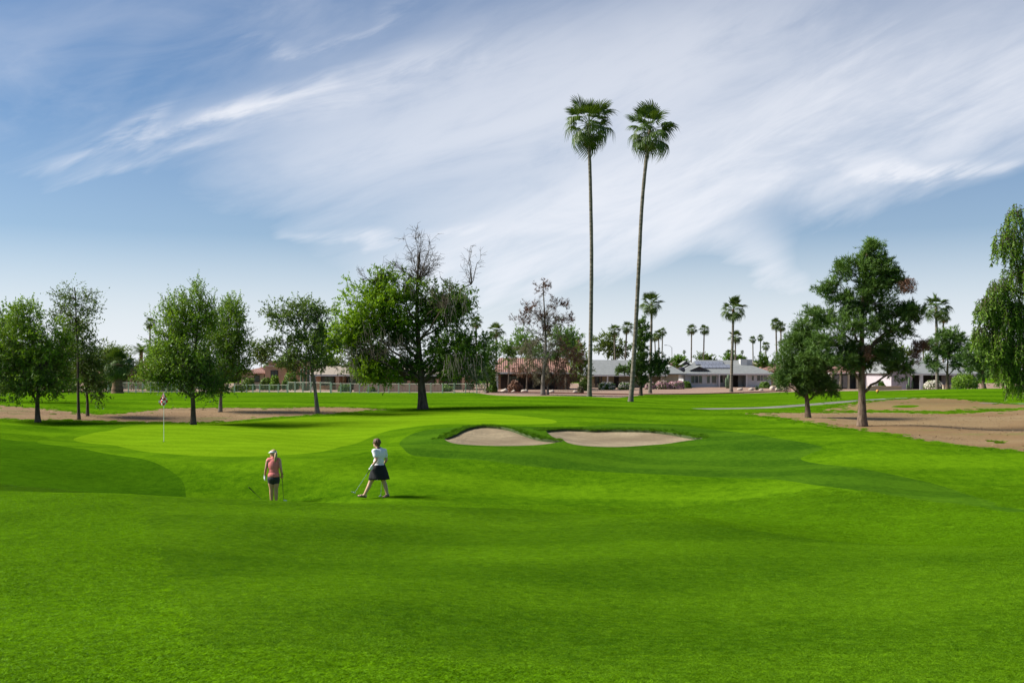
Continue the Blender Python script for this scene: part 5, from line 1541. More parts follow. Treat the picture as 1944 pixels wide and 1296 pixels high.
# boulders
def boulder(u, d, r, lab):
    x = XU(u, d); z = gz(x, d)
    mb = MB().ellipsoid((0, 0, r * .35), (r, r * .8, r * .62), 9, 6)
    ph = RNG.uniform(0, 6, 3)
    mb.v = [tuple(np.array(v) * (1 + .16 * math.sin(4 * v[0] / r + ph[0]) + .12 * math.sin(5 * v[2] / r + ph[1]) + .1 * math.sin(4 * v[1] / r + ph[2]))) for v in mb.v]
    o = mb.build('boulder', M['rock'], None, smooth=True)
    o.location = (x, d, z)
    tag(o, lab, 'rock', 'boulders on the desert gravel')
for u, d, r in ((958, 124, .5), (996, 126, .45), (984, 128, .3), (1047, 125, .42), (1092, 127, .35), (975, 123, .3)):
    boulder(u, d, r, 'pale boulder on the gravel before the red tiled house')
for u, d, r in ((1426, 140, .4), (1466, 142, .5), (1478, 140, .45), (1490, 141, .35), (1405, 141, .4), (1445, 139, .3)):
    boulder(u, d, r, 'pale boulder on the gravel before the white solar house')

# shrubs
for u, d, w_, h_, lab in ((1152, 146, 31, 14, 'round oleander bush with pale blossoms under the beige porch'), (1189, 146, 29, 14, 'pale blossomed oleander bush half behind the bowed palm trunk')):
    shrub(lab, u, d, w_, h_, 'leaf_dark', 2600, 'flower_white', 260, 'oleander_bush', 'flowering oleander bushes', .6, .11)
for u, d, w_, h_, lab in ((1234, 150, 18, 13, 'small pink oleander bush at the foot of the middle palm'), (1257, 150, 26, 16, 'wide pink oleander bush before the yellowish garage wall'), (1279, 150.5, 22, 14, 'pink oleander bush between two others by the garage'), (1291, 152, 15, 15, 'last pink oleander bush next to the clipped green bush')):
    shrub(lab, u, d, w_, h_, 'leaf_dark', 2000, 'flower', 750, 'oleander_bush', 'flowering oleander bushes', .4, .11)
SH = [(1302, 158, 20, 14, 'leaf_dark', 'clipped green bush between pink oleanders and the white house'), (1452, 160, 22, 12, 'leaf_dark', 'low clipped hedge under the three pane window of the white house'), (936, 121, 16, 24, 'leaf_dark', 'clipped round dark bush at the end of the fence'),
      (472, 138, 26, 24, 'leaf_olive', 'rounded dull green bush by the red tiled gable'), (505, 138, 24, 26, 'leaf_far', 'loose green bush before the tan stucco wall'), (522, 137, 20, 28, 'leaf_oak', 'taller green bush before the tan stucco wall'), (552, 138, 34, 34, 'leaf_dark', 'large dark round bush beside the columnar cacti'),
      (655, 124, 25, 15, 'leaf_dark', 'clipped box hedge inside the white fence'), (840, 128, 40, 14, 'leaf_olive', 'grey green bush behind the half dead tree trunk'), (300, 130, 44, 26, 'leaf_oak', 'leafy bush inside the fence behind the flag'), (345, 130, 50, 26, 'leaf_oak', 'leafy bush inside the fence behind the forked tree'),
      (190, 122, 60, 36, 'leaf_dark', 'dark hedge beside the squat shaggy palm'), (452, 126, 26, 12, 'leaf_far', 'low pale bush behind the picket fence'), (1832, 116, 50, 33, 'leaf_oak', 'big round glossy green bush on the hump'), (1670, 134, 22, 16, 'leaf_dark', 'dark ball shaped bush on the patio'), (705, 124, 18, 10, 'leaf_olive', 'small grey green agave like bush inside the fence'),
      (1110, 140, 22, 24, 'leaf_far', 'green bush at the end of the beige house near the dying pine'), (120, 118, 60, 30, 'leaf_oak', 'green hedge behind the slim trees'), (30, 118, 80, 34, 'leaf_oak', 'green hedge behind the broad leafy tree'), (-60, 118, 80, 34, 'leaf_oak', 'green hedge behind the round dark tree')]
for u, d, w_, h_, mk, lab in SH:
    shrub(lab, u, d, w_, h_, mk, 2400, leaf=.11, box=.2)
shrub('white blossomed bush before the dark porch', 1772, 126, 34, 16, 'leaf_far', 2200, 'flower_white', 700, 'flowering_bush', None, .3, .10)
shrub('dried brown bush by the red tiled patio', 978, 128, 30, 22, 'needle_dry', 1800, leaf=.13, name='dry_bush')
shrub('pale dead shrub stump near the tall straight palm', 1102, 122, 12, 16, 'needle_grey', 500, leaf=.12, name='dry_bush')

# cacti and agave
def cactus(label, u, d, arms):
    x = XU(u, d); z0 = gz(x, d); s = d / FPX
    root = tag(empty('columnar_cactus', (x, d, z0)), label, 'cactus')
    for (du, h, r, bend) in arms:
        dx = du * s; hh = h * s
        pts = [(dx * .4 if bend else dx, 0, -.05), (dx, .02, .25 * hh), (dx, 0, .6 * hh), (dx, 0, hh * .95), (dx, 0, hh)]
        mb = MB().tube(pts, [r * s * .9, r * s, r * s, r * s * .8, r * s * .3], 12)
        mb.build('stem', M['cactus'], root, smooth=True)
cactus('columnar cactus with two arms before the lilac wall', 1726, 124, [(0, 24, 2.2, 0), (6, 17, 1.8, 1), (-4, 10, 1.5, 1)])
cactus('cluster of tall columnar cacti behind the leaning tree', 578, 134, [(-6, 42, 2.2, 1), (0, 46, 2.4, 0), (7, 44, 2.2, 1), (14, 40, 2.0, 1)])
cactus('bushy dark cactus at the porch of the white house', 1383, 158, [(0, 26, 3.2, 0), (-4, 20, 2.4, 1), (4, 18, 2.4, 1)])
def agave(label, u, d, r):
    x = XU(u, d); z0 = gz(x, d)
    root = tag(empty('agave', (x, d, z0)), label, 'agave')
    me = None
    for i in range(26):
        az, el = i * 2.4, R(85 - 65 * i / 26)
        dv = np.array([math.cos(az) * math.cos(el), math.sin(az) * math.cos(el), math.sin(el)])
        sv = np.array([-math.sin(az), math.cos(az), 0])
        m = MB(); L = r * RNG.uniform(.85, 1.1)
        m.poly([sv * .02, dv * L * .4 + sv * .07, dv * L, dv * L * .4 - sv * .07]); m.poly([-sv * .02 - dv * .0, dv * L * .4 - sv * .07 - np.array([0, 0, .02]), dv * L, dv * L * .4 + sv * .07 - np.array([0, 0, .02])])
        m.build('leaf', M['cactus'], root)
agave('grey spiky agave on the gravel before the white house', 1437, 142, .85)

# street lamp
x = XU(1275.5, 230); z0 = gz(x, 230)
sl_ = tag(empty('street_lamp', (x, 230, z0)), 'tall street lamp with a curved arm beyond the roofs', 'street lamp')
top = HC + (VH - 659) / FPX * 230 - z0
MB().tube([(0, 0, -.1), (0, 0, top * .6), (0, 0, top)], [.12, .1, .07], 8).build('pole', M['metal'], sl_)
MB().tube([(0, 0, top - .1), (-.5, 0, top + .35), (-1.3, 0, top + .5)], .04, 6).build('arm', M['metal'], sl_)
MB().box(-1.75, -1.2, -.12, .12, top + .42, top + .55).build('lamp_head', M['metal'], sl_)

# white garden chair
x = XU(1660, 131); z0 = gz(x, 131)
ch = tag(empty('garden_chair', (x, 131, z0), R(200)), 'white rounded garden chair on the patio of the lilac house', 'chair')
MB().box(-.27, .27, -.25, .27, .38, .43).build('seat', M['trim_white'], ch)
bk = MB(); bk.tube([(-.27, .27, .4), (-.3, .34, .85), (0, .38, 1.05), (.3, .34, .85), (.27, .27, .4)], .04, 6); bk.box(-.22, .22, .28, .32, .5, .92)
bk.build('backrest', M['trim_white'], ch)
for sx in (-.23, .23):
    for sy in (-.21, .23): MB().tube([(sx, sy, .38), (sx * 1.1, sy * 1.1, 0)], .025, 6).build('leg', M['trim_white'], ch)
# orange tee marker on the far fairway
mx, md = cast(1666, 747)
tm = tag(empty('tee_marker', (mx, md, tz(mx, md))), 'small orange ball shaped marker on the grass above the cart path', 'marker')
M['orange'] = mat_plain('orange_paint', (0.55, 0.25, 0.06, 1), 0.5, 0.1, 3.0)
MB().ellipsoid((0, 0, .28), (.17, .17, .17), 12, 8).build('ball', M['orange'], tm, True)
MB().tube([(0, 0, -.1), (0, 0, .14)], .03, 6).build('stake', M['dark_wood'], tm)
# ------------------------------------------------------------------ flag on the green
fx, fd = cast(311, 838)
fz = gz(fx, fd)
flag = tag(empty('golf_flag', (fx, fd, fz)), 'red and white chequered golf flag on a thin white stick in the green', 'flag')
ps = fd / FPX
ftop = (838 - 744.5) * ps
M['stick'] = mat_plain('flagstick', (0.75, 0.75, 0.72, 1), 0.4, 0.03, 2.0)
M['flag_red'] = mat_plain('flag_red', (0.55, 0.035, 0.025, 1), 0.8, 0.1, 8.0)
M['flag_white'] = mat_plain('flag_white', (0.80, 0.79, 0.76, 1), 0.8, 0.05, 8.0)
M['emblem'] = mat_plain('flag_emblem', (0.03, 0.04, 0.10, 1), 0.8, 0.1, 8.0)
MB().tube([(0, 0, -.1), (0, 0, ftop)], [.011, .011], 8).build('stick', M['stick'], flag)
M['cup'] = mat_plain('cup', (0.02, 0.02, 0.02, 1), 0.9, 0.1, 3.0)
MB().tube([(0, 0, .004), (0, 0, .007)], .055, 16).build('cup', M['cup'], flag)
# limp cloth: hangs in folds from the top of the stick; cells of the check are cloth pieces
def flag_pt(s, t):
    """limp cloth hanging as a kite shaped drape: s across, t from the top of the stick down"""
    w_ = .20 * min(t / .72, 1.0) * (1 - .62 * max(0.0, (t - .72) / .28)) + .012
    x = (s - .5) * 2 * w_ - .015 + .02 * math.sin(5 * t)
    y = -.03 - .05 * math.cos((s - .5) * 9) * min(1, t * 1.6) + .03 * math.sin(7 * s + 4 * t) * t
    z = ftop - .005 - .56 * t + .05 * abs(s - .5) * t
    return (x, y, z)
nc, nr, sub = 4, 5, 4
for i in range(nc):
    for j in range(nr):
        mb = MB()
        for a in range(sub):
            for b in range(sub):
                s0, s1 = (i + a / sub) / nc, (i + (a + 1) / sub) / nc
                t0, t1 = (j + b / sub) / nr, (j + (b + 1) / sub) / nr
                mb.poly([flag_pt(s0, t0), flag_pt(s1, t0), flag_pt(s1, t1), flag_pt(s0, t1)])
        mb.build('cloth_square', M['flag_red'] if (i + j) % 2 == 0 else M['flag_white'], flag)
ex, ey, ez = flag_pt(.40, .5)
MB().ellipsoid((ex, ey - .02, ez), (.035, .006, .03), 10, 6).build('emblem', M['emblem'], flag)

# ------------------------------------------------------------------ people
def mat_skin(name, col):
    m, t, b = mat_new(name)
    tc = t.new('ShaderNodeTexCoord')
    n = t.noise(tc.outputs['Object'], 9.0, 4.0, .6)
    t.put(b.inputs['Base Color'], t.mix(t.rng(n, .35, .65), tuple(c * .88 for c in col[:3]) + (1,), col))
    b.inputs['Roughness'].default_value = .5
    b.inputs['Subsurface Weight'].default_value = .12
    b.inputs['Subsurface Radius'].default_value = (.02, .008, .004)
    return m
M['skin'] = mat_skin('skin_tan', (0.52, 0.27, 0.17, 1))
M['skin_b'] = mat_skin('skin_fair', (0.60, 0.35, 0.24, 1))
M['cloth_pink'] = mat_plain('cloth_coral', (0.68, 0.19, 0.175, 1), .85, .12, 9.0, bump=.25)
M['cloth_white'] = mat_plain('cloth_white', (0.76, 0.75, 0.77, 1), .85, .05, 9.0, bump=.25)
M['cloth_black'] = mat_plain('cloth_black', (0.010, 0.010, 0.012, 1), .85, .2, 9.0, bump=.2)
M['cloth_char'] = mat_plain('cloth_charcoal', (0.028, 0.028, 0.032, 1), .85, .5, 30.0, bump=.3)
M['hair_blond'] = mat_plain('hair_blond', (0.36, 0.25, 0.12, 1), .5, .35, 25.0, bump=.4)
M['hair_brown'] = mat_plain('hair_brown', (0.10, 0.045, 0.022, 1), .5, .35, 25.0, bump=.5)
M['leather'] = mat_plain('sandal_leather', (0.02, 0.017, 0.015, 1), .5, .2, 8.0)
M['shoe'] = mat_plain('shoe_white', (0.6, 0.6, 0.58, 1), .6, .1, 8.0)
M['eye_white'] = mat_plain('eye_white', (.75, .73, .7, 1), .3, .02, 2.0)
M['lip'] = mat_plain('lip', (.40, .13, .11, 1), .5, .1, 5.0)
M['steel'] = mat_plain('club_steel', (.55, .56, .58, 1), .25, .05, 2.0, metal=.8)
M['graphite'] = mat_plain('club_graphite', (.02, .025, .03, 1), .35, .1, 2.0)
M['grip'] = mat_plain('club_grip', (.015, .015, .015, 1), .9, .2, 9.0)

class Blob:
    """tapered capsules melted into one skin"""
    def __init__(self): self.mb = MB()
    def cap(self, a, b, ra, rb, seg=12):
        a, b = Vector(a), Vector(b)
        d = b - a
        L = d.length
        if L < 1e-6: return self
        dn = d / L
        pts, rad = [], []
        for k in range(4):
            th = math.pi / 2 * (1 - k / 3)
            pts.append(a - dn * ra * math.sin(th)); rad.append(max(ra * math.cos(th), ra * .05))
        for k in range(1, 4):
            t = k / 4
            pts.append(a + d * t); rad.append(ra + (rb - ra) * t)
        for k in range(4):
            th = math.pi / 2 * k / 3
            pts.append(b + dn * rb * math.sin(th)); rad.append(max(rb * math.cos(th), rb * .05))
        self.mb.tube(pts, rad, seg)
        return self
    def chain(self, pts, rads):
        for i in range(len(pts) - 1): self.cap(pts[i], pts[i + 1], rads[i], rads[i + 1])
        return self
    def ell(self, c, r, rot=None):
        self.mb.ellipsoid(c, r, 16, 12, rot); return self
    def build(self, name, mat, parent, voxel=.008, smooth=6, dec=.5):
        me = self.mb.mesh(name, mat)
        o = bpy.data.objects.new(name, me); COL.objects.link(o)
        md = o.modifiers.new('r', 'REMESH'); md.mode = 'VOXEL'; md.voxel_size = voxel; md.use_smooth_shade = True
        if smooth:
            ms = o.modifiers.new('s', 'SMOOTH'); ms.iterations = smooth; ms.factor = .5
        if dec < 1:
            mdc = o.modifiers.new('d', 'DECIMATE'); mdc.ratio = dec
        dg = bpy.context.evaluated_depsgraph_get()
        m2 = bpy.data.meshes.new_from_object(o.evaluated_get(dg))
        m2.name = name
        bpy.data.objects.remove(o)
        if not len(m2.materials): m2.materials.append(mat)
        m2.polygons.foreach_set('use_smooth', [True] * len(m2.polygons))
        return link(name, m2, parent)

def hand(B, w, fwd, nrm, sgn, curl=.7, sc=1.0, pads=0.0):
    """palm and five fingers; nrm = direction the fingers curl to, sgn = side of the thumb"""
    w, fwd = Vector(w), Vector(fwd).normalized()
    nrm = Vector(nrm); nrm = (nrm - fwd * nrm.dot(fwd)).normalized()
    sd = nrm.cross(fwd).normalized() * sgn
    for i in range(4):
        k = w + fwd * .078 * sc + sd * (1.5 - i) * .0195 * sc
        B.cap(w + sd * (1.5 - i) * .011 * sc, k, .017 * sc + pads, .012 * sc + pads)
        L = (.038, .043, .040, .031)[i] * sc
        d, p = fwd.copy(), k
        a = 0
        for j in range(3):
            a += curl * (.9, 1.0, .7)[j]
            d = (fwd * math.cos(a) + nrm * math.sin(a)).normalized()
            q = p + d * L * (1, .68, .52)[j]
            B.cap(p, q, (.0098 - .0011 * j) * sc + pads, (.0090 - .0011 * j) * sc + pads)
            p = q
    t0 = w + fwd * .025 * sc + sd * .026 * sc
    t1 = t0 + (fwd * .6 + sd * .6 + nrm * .5).normalized() * .042 * sc
    t2 = t1 + (fwd * .7 - sd * .1 + nrm * .7).normalized() * .032 * sc
    B.cap(t0, t1, .014 * sc + pads, .011 * sc + pads); B.cap(t1, t2, .011 * sc + pads, .009 * sc + pads)
    return w + fwd * .082 * sc + nrm * .026 * sc

def head(B, c, look, sc=1.0):
    """skull, jaw, nose, ears; returns frame"""
    look = Vector(look).normalized(); up = Vector((0, 0, 1)); side = look.cross(up).normalized()
    c = Vector(c)
    rot = Matrix((side, look, side.cross(look))).transposed()
    B.ell(c + up * .02 * sc, (.072 * sc, .092 * sc, .095 * sc), rot)
    B.ell(c + look * .025 * sc - up * .055 * sc, (.056 * sc, .066 * sc, .062 * sc), rot)
    B.cap(c + look * .090 * sc + up * .012 * sc, c + look * .106 * sc - up * .022 * sc, .009 * sc, .013 * sc)
    B.cap(c + look * .082 * sc - up * .085 * sc, c + look * .088 * sc - up * .092 * sc, .018 * sc, .016 * sc)
    for s in (-1, 1): B.ell(c + side * s * .073 * sc - look * .004 * sc - up * .005 * sc, (.012 * sc, .022 * sc, .032 * sc), rot)
    return c, look, up, side
def face_parts(fr, root, sc=1.0):
    c, look, up, side = fr
    for s in (-1, 1):
        MB().ellipsoid(c + look * .083 * sc + side * s * .030 * sc + up * .008 * sc, (.013 * sc, .013 * sc, .010 * sc), 10, 8).build('eye', M['eye_white'], root, True)
    MB().ellipsoid(c + look * .093 * sc - up * .052 * sc, (.022 * sc, .010 * sc, .008 * sc), 10, 6).build('mouth', M['lip'], root, True)

def club(label, grip_top, tip, head_dir, mat='steel', kind='putter', grip_len=.27):
    a, b = Vector(grip_top), Vector(tip)
    root = tag(empty('golf_club', b), label, 'golf club', 'golf clubs')
    d = (b - a).normalized()
    g = MB().tube([a - b, a - b + d * grip_len], [.0135, .010], 8); g.build('grip', M['grip'], root)
    MB().tube([a - b + d * grip_len * .98, Vector((0, 0, 0))], [.0068, .0052], 8).build('shaft', M[mat], root)
    hd = Vector(head_dir).normalized()
    up = -d
    rot = Matrix((hd, hd.cross(up).normalized(), hd.cross(hd.cross(up)).normalized())).transposed()
    if kind == 'putter':
        B = Blob(); B.cap(-hd * .02, hd * .09, .014, .013); B.cap(hd * .005 + up * .0, hd * .03 + up * .02, .010, .009)
        B.build('club_head', M['steel'], root, .004, 2, .5)
    else:
        B = Blob(); B.ell(hd * .045, (.055, .022, .028), rot); B.cap(up * .03, hd * .03, .010, .014)
        B.build('club_head', M['steel'], root, .005, 2, .5)
    return root

# --- woman in coral top, seen from behind
d1 = 29.0
k1 = d1 / FPX
x1 = XU(519.5, d1); zg1 = gz(x1, d1)
pA = tag(empty('person', (x1, d1, zg1)), 'person in a coral sleeveless top, dark shorts and white visor with a blond ponytail', 'person')
def q1(u, v, y=0.0): return Vector(((u - 519.5) * k1, y, HC - (v - VH) * k1 - zg1))
B = Blob()
sh_z = q1(0, 872).z; hip_z = q1(0, 908).z; cr = q1(0, 918).z
L_sh, R_sh = q1(508.5, 873.5), q1(530.5, 873.5)
B.ell((0, 0, sh_z - .17), (.150, .105, .20)); B.ell((0, .005, sh_z - .33), (.130, .098, .16)); B.ell((.005, -.01, hip_z + .02), (.165, .118, .15))
B.cap(L_sh + Vector((.03, 0, .01)), R_sh + Vector((-.03, 0, .01)), .062, .062)
B.cap((0, -.005, sh_z - .02), (-.01, .01, sh_z + .13), .062, .050)
fr = head(B, (-.02, .02, q1(0, 861).z), (-.86, .50, -.05), 1.06)
# arms
elL, wrL = q1(505.5, 889, -.03), q1(502.2, 903.5, .03)
elR, wrR = q1(533.6, 889, -.03), q1(534.8, 902, .05)
for s_, e_, w_ in ((L_sh, elL, wrL), (R_sh, elR, wrR)):
    B.chain([s_, s_.lerp(e_, .5), e_], [.052, .046, .037]); B.chain([e_, e_.lerp(w_, .35), w_], [.038, .038, .025])
hand(B, wrR, (0, .35, -.9), (-.6, .8, 0), 1, 1.0)
# legs and feet
for sx, uu in ((-1, 515.2), (1, 524.2)):
    hp = Vector((sx * .085, 0, hip_z - .02)); kn = q1(uu, 927, -.01); an = Vector((kn.x * .98, .01, .075))
    B.chain([hp, hp.lerp(kn, .5), kn], [.098, .084, .060]); B.chain([kn, kn.lerp(an, .3), an], [.058, .060, .038])
    B.cap(an + Vector((0, -.03, -.035)), an + Vector((sx * .015, .15, -.045)), .036, .030)
B.build('body', M['skin'], pA, .0075)
face_parts(fr, pA, 1.06)
G = Blob(); hand(G, wrL, (-.1, .1, -1), (.7, .5, 0), 1, .45, 1.0, .003); G.cap(wrL + Vector((0, 0, .02)), wrL, .029, .028)
G.build('glove', M['cloth_white'], pA, .006)
S = Blob()
S.ell((0, 0, sh_z - .17), (.170, .125, .22)); S.ell((0, .005, sh_z - .34), (.152, .118, .17)); S.ell((.005, -.008, hip_z + .10), (.178, .135, .13))
S.cap(L_sh + Vector((.035, 0, .008)), R_sh + Vector((-.035, 0, .008)), .075, .075); S.cap((0, 0, sh_z), (-.003, 0, sh_z + .055), .075, .062)
top_o = S.build('top', M['cloth_pink'], pA, .009)
def lathe(name, rings, mat, parent, n=40, folds=0.0, nf=9, y_off=0.0):
    """rings: (z, cx, cy, rx, ry, fold)"""
    vs = []
    for (z, cx, cy, rx, ry, fo) in rings:
        for i in range(n):
            th = 2 * math.pi * i / n
            k = 1 + fo * math.sin(nf * th + 1.3) + fo * .5 * math.sin(4 * th)
            vs.append((cx + rx * k * math.cos(th), cy + ry * k * math.sin(th), z))
    fs = []
    for j in range(len(rings) - 1):
        for i in range(n):
            q_ = (i + 1) % n
            fs.append((j * n + i, j * n + q_, (j + 1) * n + q_, (j + 1) * n + i))
    me = bpy.data.meshes.new(name); me.from_pydata(vs, [], fs); me.update(); me.materials.append(mat)
    me.polygons.foreach_set('use_smooth', [True] * len(me.polygons))
    o = link(name, me, parent)
    return o
zt, zb = q1(0, 904.5).z, q1(0, 921).z
S = Blob()
for sx, uu in ((-1, 515.0), (1, 524.4)):
    kn = q1(uu, 921, -.005)
    S.cap((sx * .085, -.008, hip_z + .0), (kn.x, 0, zb + .085), .105, .098)
S.ell((.005, -.01, hip_z + .005), (.180, .138, .13))
S.build('shorts', M['cloth_char'], pA, .010)
# hair, ponytail, visor
c, look, up, side = fr
Hh = Blob(); Hh.ell(c + up * .035 - look * .018, (.086, .098, .092), Matrix((side, look, up)).transposed()); Hh.ell(c - look * .06 - up * .01, (.072, .055, .07), Matrix((side, look, up)).transposed())
pt = c - look * .085 + up * .03
Hh.chain([pt, pt + Vector((.035, -.05, -.03)), pt + Vector((.03, -.075, -.12)), pt + Vector((.01, -.07, -.22)), pt + Vector((.005, -.055, -.29))], [.030, .040, .046, .036, .012])
Hh.build('hair', M['hair_blond'], pA, .008)
vz = MB()
n = 28
for i in range(n):
    a0, a1 = 2 * math.pi * i / n, 2 * math.pi * (i + 1) / n
    f = lambda a, r, z: c + side * math.cos(a) * (.092 + r) + look * (math.sin(a) * (.108 + r) - .012) + up * (z + .045 + .012 * math.sin(a))
    vz.poly([f(a0, 0, 0), f(a1, 0, 0), f(a1, -.004, .035), f(a0, -.004, .035)])
    if 0 <= i < n // 2:
        g = lambda a: f(a, 0, 0) + look * .075 * math.sin(a) + side * .02 * math.cos(a) - up * .028 * math.sin(a)
        vz.poly([f(a0, 0, .002), g(a0), g(a1), f(a1, 0, .002)]); vz.poly([f(a0, 0, -.006), f(a1, 0, -.006), g(a1) - up * .004, g(a0) - up * .004]); vz.poly([g(a0), g(a0) - up * .004, g(a1) - up * .004, g(a1)])
vz.build('visor', M['cloth_white'], pA, True)
MB().tube([wrR + Vector((0, -.002, .065)), wrR + Vector((0, 0, .02))], [.036, .033], 12).build('wristband', M['cloth_black'], pA, True)
for sx, uu in ((-1, 515.2), (1, 524.2)):
    kn = q1(uu, 927, -.01)
    Sx = Blob(); an = Vector((kn.x * .98, .01, .05)); Sx.cap(an + Vector((0, -.04, -.0)), an + Vector((sx * .015, .16, -.012)), .044, .038); Sx.cap(an + Vector((0, -.03, .0)), an + Vector((0, -.03, .03)), .045, .045)
    Sx.build('shoe', M['shoe'], pA, .009)
gp = Vector((x1, d1, zg1)) + wrR + Vector((-.02, .05, -.06))
club('dark shafted golf club held upright in the hand of the person in coral', gp + Vector((0, -.01, .10)), Vector((gp.x + .005, gp.y + .22, gz(gp.x + .005, gp.y + .22) + .012)), (1, .2, 0), 'graphite', 'iron')
# club lying propped on the slope
a = P(472, 924, 28.2); b_ = P(497, 948, 28.35)
bx_, by_ = b_[0], 28.35
dirv = (Vector(b_) - Vector(a)).normalized()
tt = (gz(bx_, by_) + .012 - b_[2]) / dirv.z
bb = Vector(b_) + dirv * tt
club('dark golf club leaning with its grip in the air beside the person in coral', a, bb, (.6, -.8, 0), 'graphite', 'iron')

# --- woman in white shirt and black skirt, striding
d2 = 27.8
k2 = d2 / FPX
x2 = XU(719.0, d2); zg2 = gz(x2, d2)
pB = tag(empty('person', (x2, d2, zg2)), 'person striding in a white polo shirt and black skirt with short brown hair', 'person')
zf = HC - (949.5 - VH) * k2
def q2(u, v, y=0.0): return Vector(((u - 719.0) * k2, y, (949.5 - v) * k2))
B = Blob()
neck = q2(718.0, 856); chest = q2(720, 868, .02); waist = q2(719, 886, 0); hipc = q2(719.5, 895)
L2, R2 = q2(711.8, 861.5, -.10), q2(729.2, 862, .06)
B.ell(chest, (.145, .13, .20)); B.ell(chest + Vector((-.07, .04, .0)), (.09, .09, .09)); B.ell(waist + Vector((0, 0, .05)), (.13, .115, .15)); B.ell(hipc, (.155, .135, .14))
B.cap(L2, R2, .062, .062); B.cap(q2(719.5, 862), q2(716.5, 853), .060, .052)
fr2 = head(B, q2(714.8, 846.5, .01), (-.80, .60, -.05), 1.04)
eL, wL = q2(716.5, 877.5, -.19), q2(707.8, 889.5, -.22)
B.chain([L2, L2.lerp(eL, .5), eL], [.053, .047, .038]); B.chain([eL, eL.lerp(wL, .35), wL], [.039, .039, .027])
eR, wR = q2(732.8, 879, .12), q2(726, 889, .26)
B.chain([R2, R2.lerp(eR, .5), eR], [.052, .046, .038]); B.chain([eR, eR.lerp(wR, .35), wR], [.038, .037, .026])
hand(B, wR, (-.3, .3, -.9), (-.7, .3, .2), 1, 1.0)
hL, hR = hipc + Vector((-.05, -.06, -.04)), hipc + Vector((.03, .06, -.04))
kF, aF = q2(703.5, 921, -.05), q2(692.8, 943.5, -.06)
kR, aR = q2(728.2, 921, .07), q2(734.6, 943.5, .06)
B.chain([hL, hL.lerp(kF, .5), kF], [.100, .085, .062]); B.chain([kF, kF.lerp(aF, .32) + Vector((.012, 0, 0)), aF], [.060, .062, .039])
B.chain([hR, hR.lerp(kR, .5), kR], [.100, .085, .062]); B.chain([kR, kR.lerp(aR, .32) + Vector((.012, 0, 0)), aR], [.060, .062, .039])
# feet: front one heel down, toes lifted; rear one turned outwards
def foot(B, an, heel, toe, r=.032):
    B.cap(an, heel, .036, .034)
    dv = (toe - heel); sd = Vector((-dv.y, dv.x, 0)).normalized()
    B.cap(an + Vector((0, 0, -.02)), heel.lerp(toe, .72) + Vector((0, 0, .006)), .032, .028)
    for i in range(5):
        t = heel.lerp(toe, (1.0, .99, .96, .92, .87)[i]) + sd * (i - 2) * .017
        B.cap(heel.lerp(toe, .70) + sd * (i - 2) * .013, t, .016, (.013, .010, .0095, .009, .0085)[i])
hF, tF = q2(695.3, 946.5, -.05), q2(680.3, 945.2, -.07)
hR_, tR = q2(737.0, 946.6, .07), q2(728.5, 947.6, -.08)
foot(B, aF, hF, tF); foot(B, aR, hR_, tR)
B.build('body', M['skin_b'], pB, .0075)
face_parts(fr2, pB, 1.04)
for nm, hl, te in (('sandal', hF, tF), ('sandal', hR_, tR)):
    Sx = Blob(); dn = Vector((0, 0, -.034))
    Sx.cap(hl + dn + Vector((0, 0, .004)), te + dn * .6, .020, .020); 
    dv = (te - hl); sd = Vector((-dv.y, dv.x, 0)).normalized()
    for s in (-1, 0, 1): Sx.cap(hl + dn + sd * s * .020, te + dn * .62 + sd * s * .032, .012, .010)
    for f_ in (.15, .55, .8):
        c0 = hl.lerp(te, f_)
        hgt = .055 if f_ < .3 else (.040 if f_ < .7 else .024)
        Sx.chain([c0 + sd * .040 - Vector((0, 0, .03)), c0 + sd * .026 + Vector((0, 0, hgt * .6)), c0 + Vector((0, 0, hgt)), c0 - sd * .026 + Vector((0, 0, hgt * .6)), c0 - sd * .040 - Vector((0, 0, .03))], [.008] * 5)
    Sx.build(nm, M['leather'], pB, .006, 2, .7)
G = Blob(); gripc = hand(G, wL, (-.35, 0, -.85), (-.5, .7, -.1), -1, 1.0, 1.02, .003); G.cap(wL + Vector((.012, 0, .03)), wL, .031, .030)
G.build('glove', M['cloth_white'], pB, .006)
S = Blob()
S.ell(chest, (.165, .148, .21)); S.ell(chest + Vector((-.075, .04, .0)), (.098, .10, .095)); S.ell(waist + Vector((0, 0, .06)), (.150, .135, .15)); S.ell(waist + Vector((0, 0, -.02)), (.155, .142, .09))
S.cap(L2, R2, .078, .078)
for s_, e_ in ((L2, eL), (R2, eR)): S.cap(s_, s_.lerp(e_, .52), .074, .068)
S.build('shirt', M['cloth_white'], pB, .009)
MB().tube([q2(719.2, 859.5), q2(717.5, 855.0)], [.082, .070], 18, cap=False).build('collar', M['cloth_black'], pB, True)
zs, ze2 = q2(0, 887.5).z, q2(0, 915).z
rings = []
for j in range(9):
    t = j / 8
    rings.append((zs + (ze2 - zs) * t + 0, .0 + .005 * t, .0, (.168 + .122 * t ** .8), (.185 + .05 * t), .006 + .030 * t))
sk = lathe('skirt', rings, M['cloth_black'], pB, 48, nf=7)
sk.modifiers.new('thick', 'SOLIDIFY').thickness = .006
c, look, up, side = fr2
rm = Matrix((side, look, up)).transposed()
Hh = Blob(); Hh.ell(c + up * .030 - look * .020, (.098, .108, .108), rm); Hh.ell(c - look * .055 - up * .035, (.078, .060, .075), rm); Hh.ell(c + up * .075 + look * .02, (.075, .085, .055), rm)
for i in range(26):
    a_ = rand_dir(1)[0]; a_[2] = abs(a_[2]) - .25
    p_ = c + up * .03 - look * .025 + Vector(tuple(a_ * np.array([.092, .092, .098])))
    if (p_ - c).dot(look) < .05: Hh.ell(p_, (.026, .026, .03))
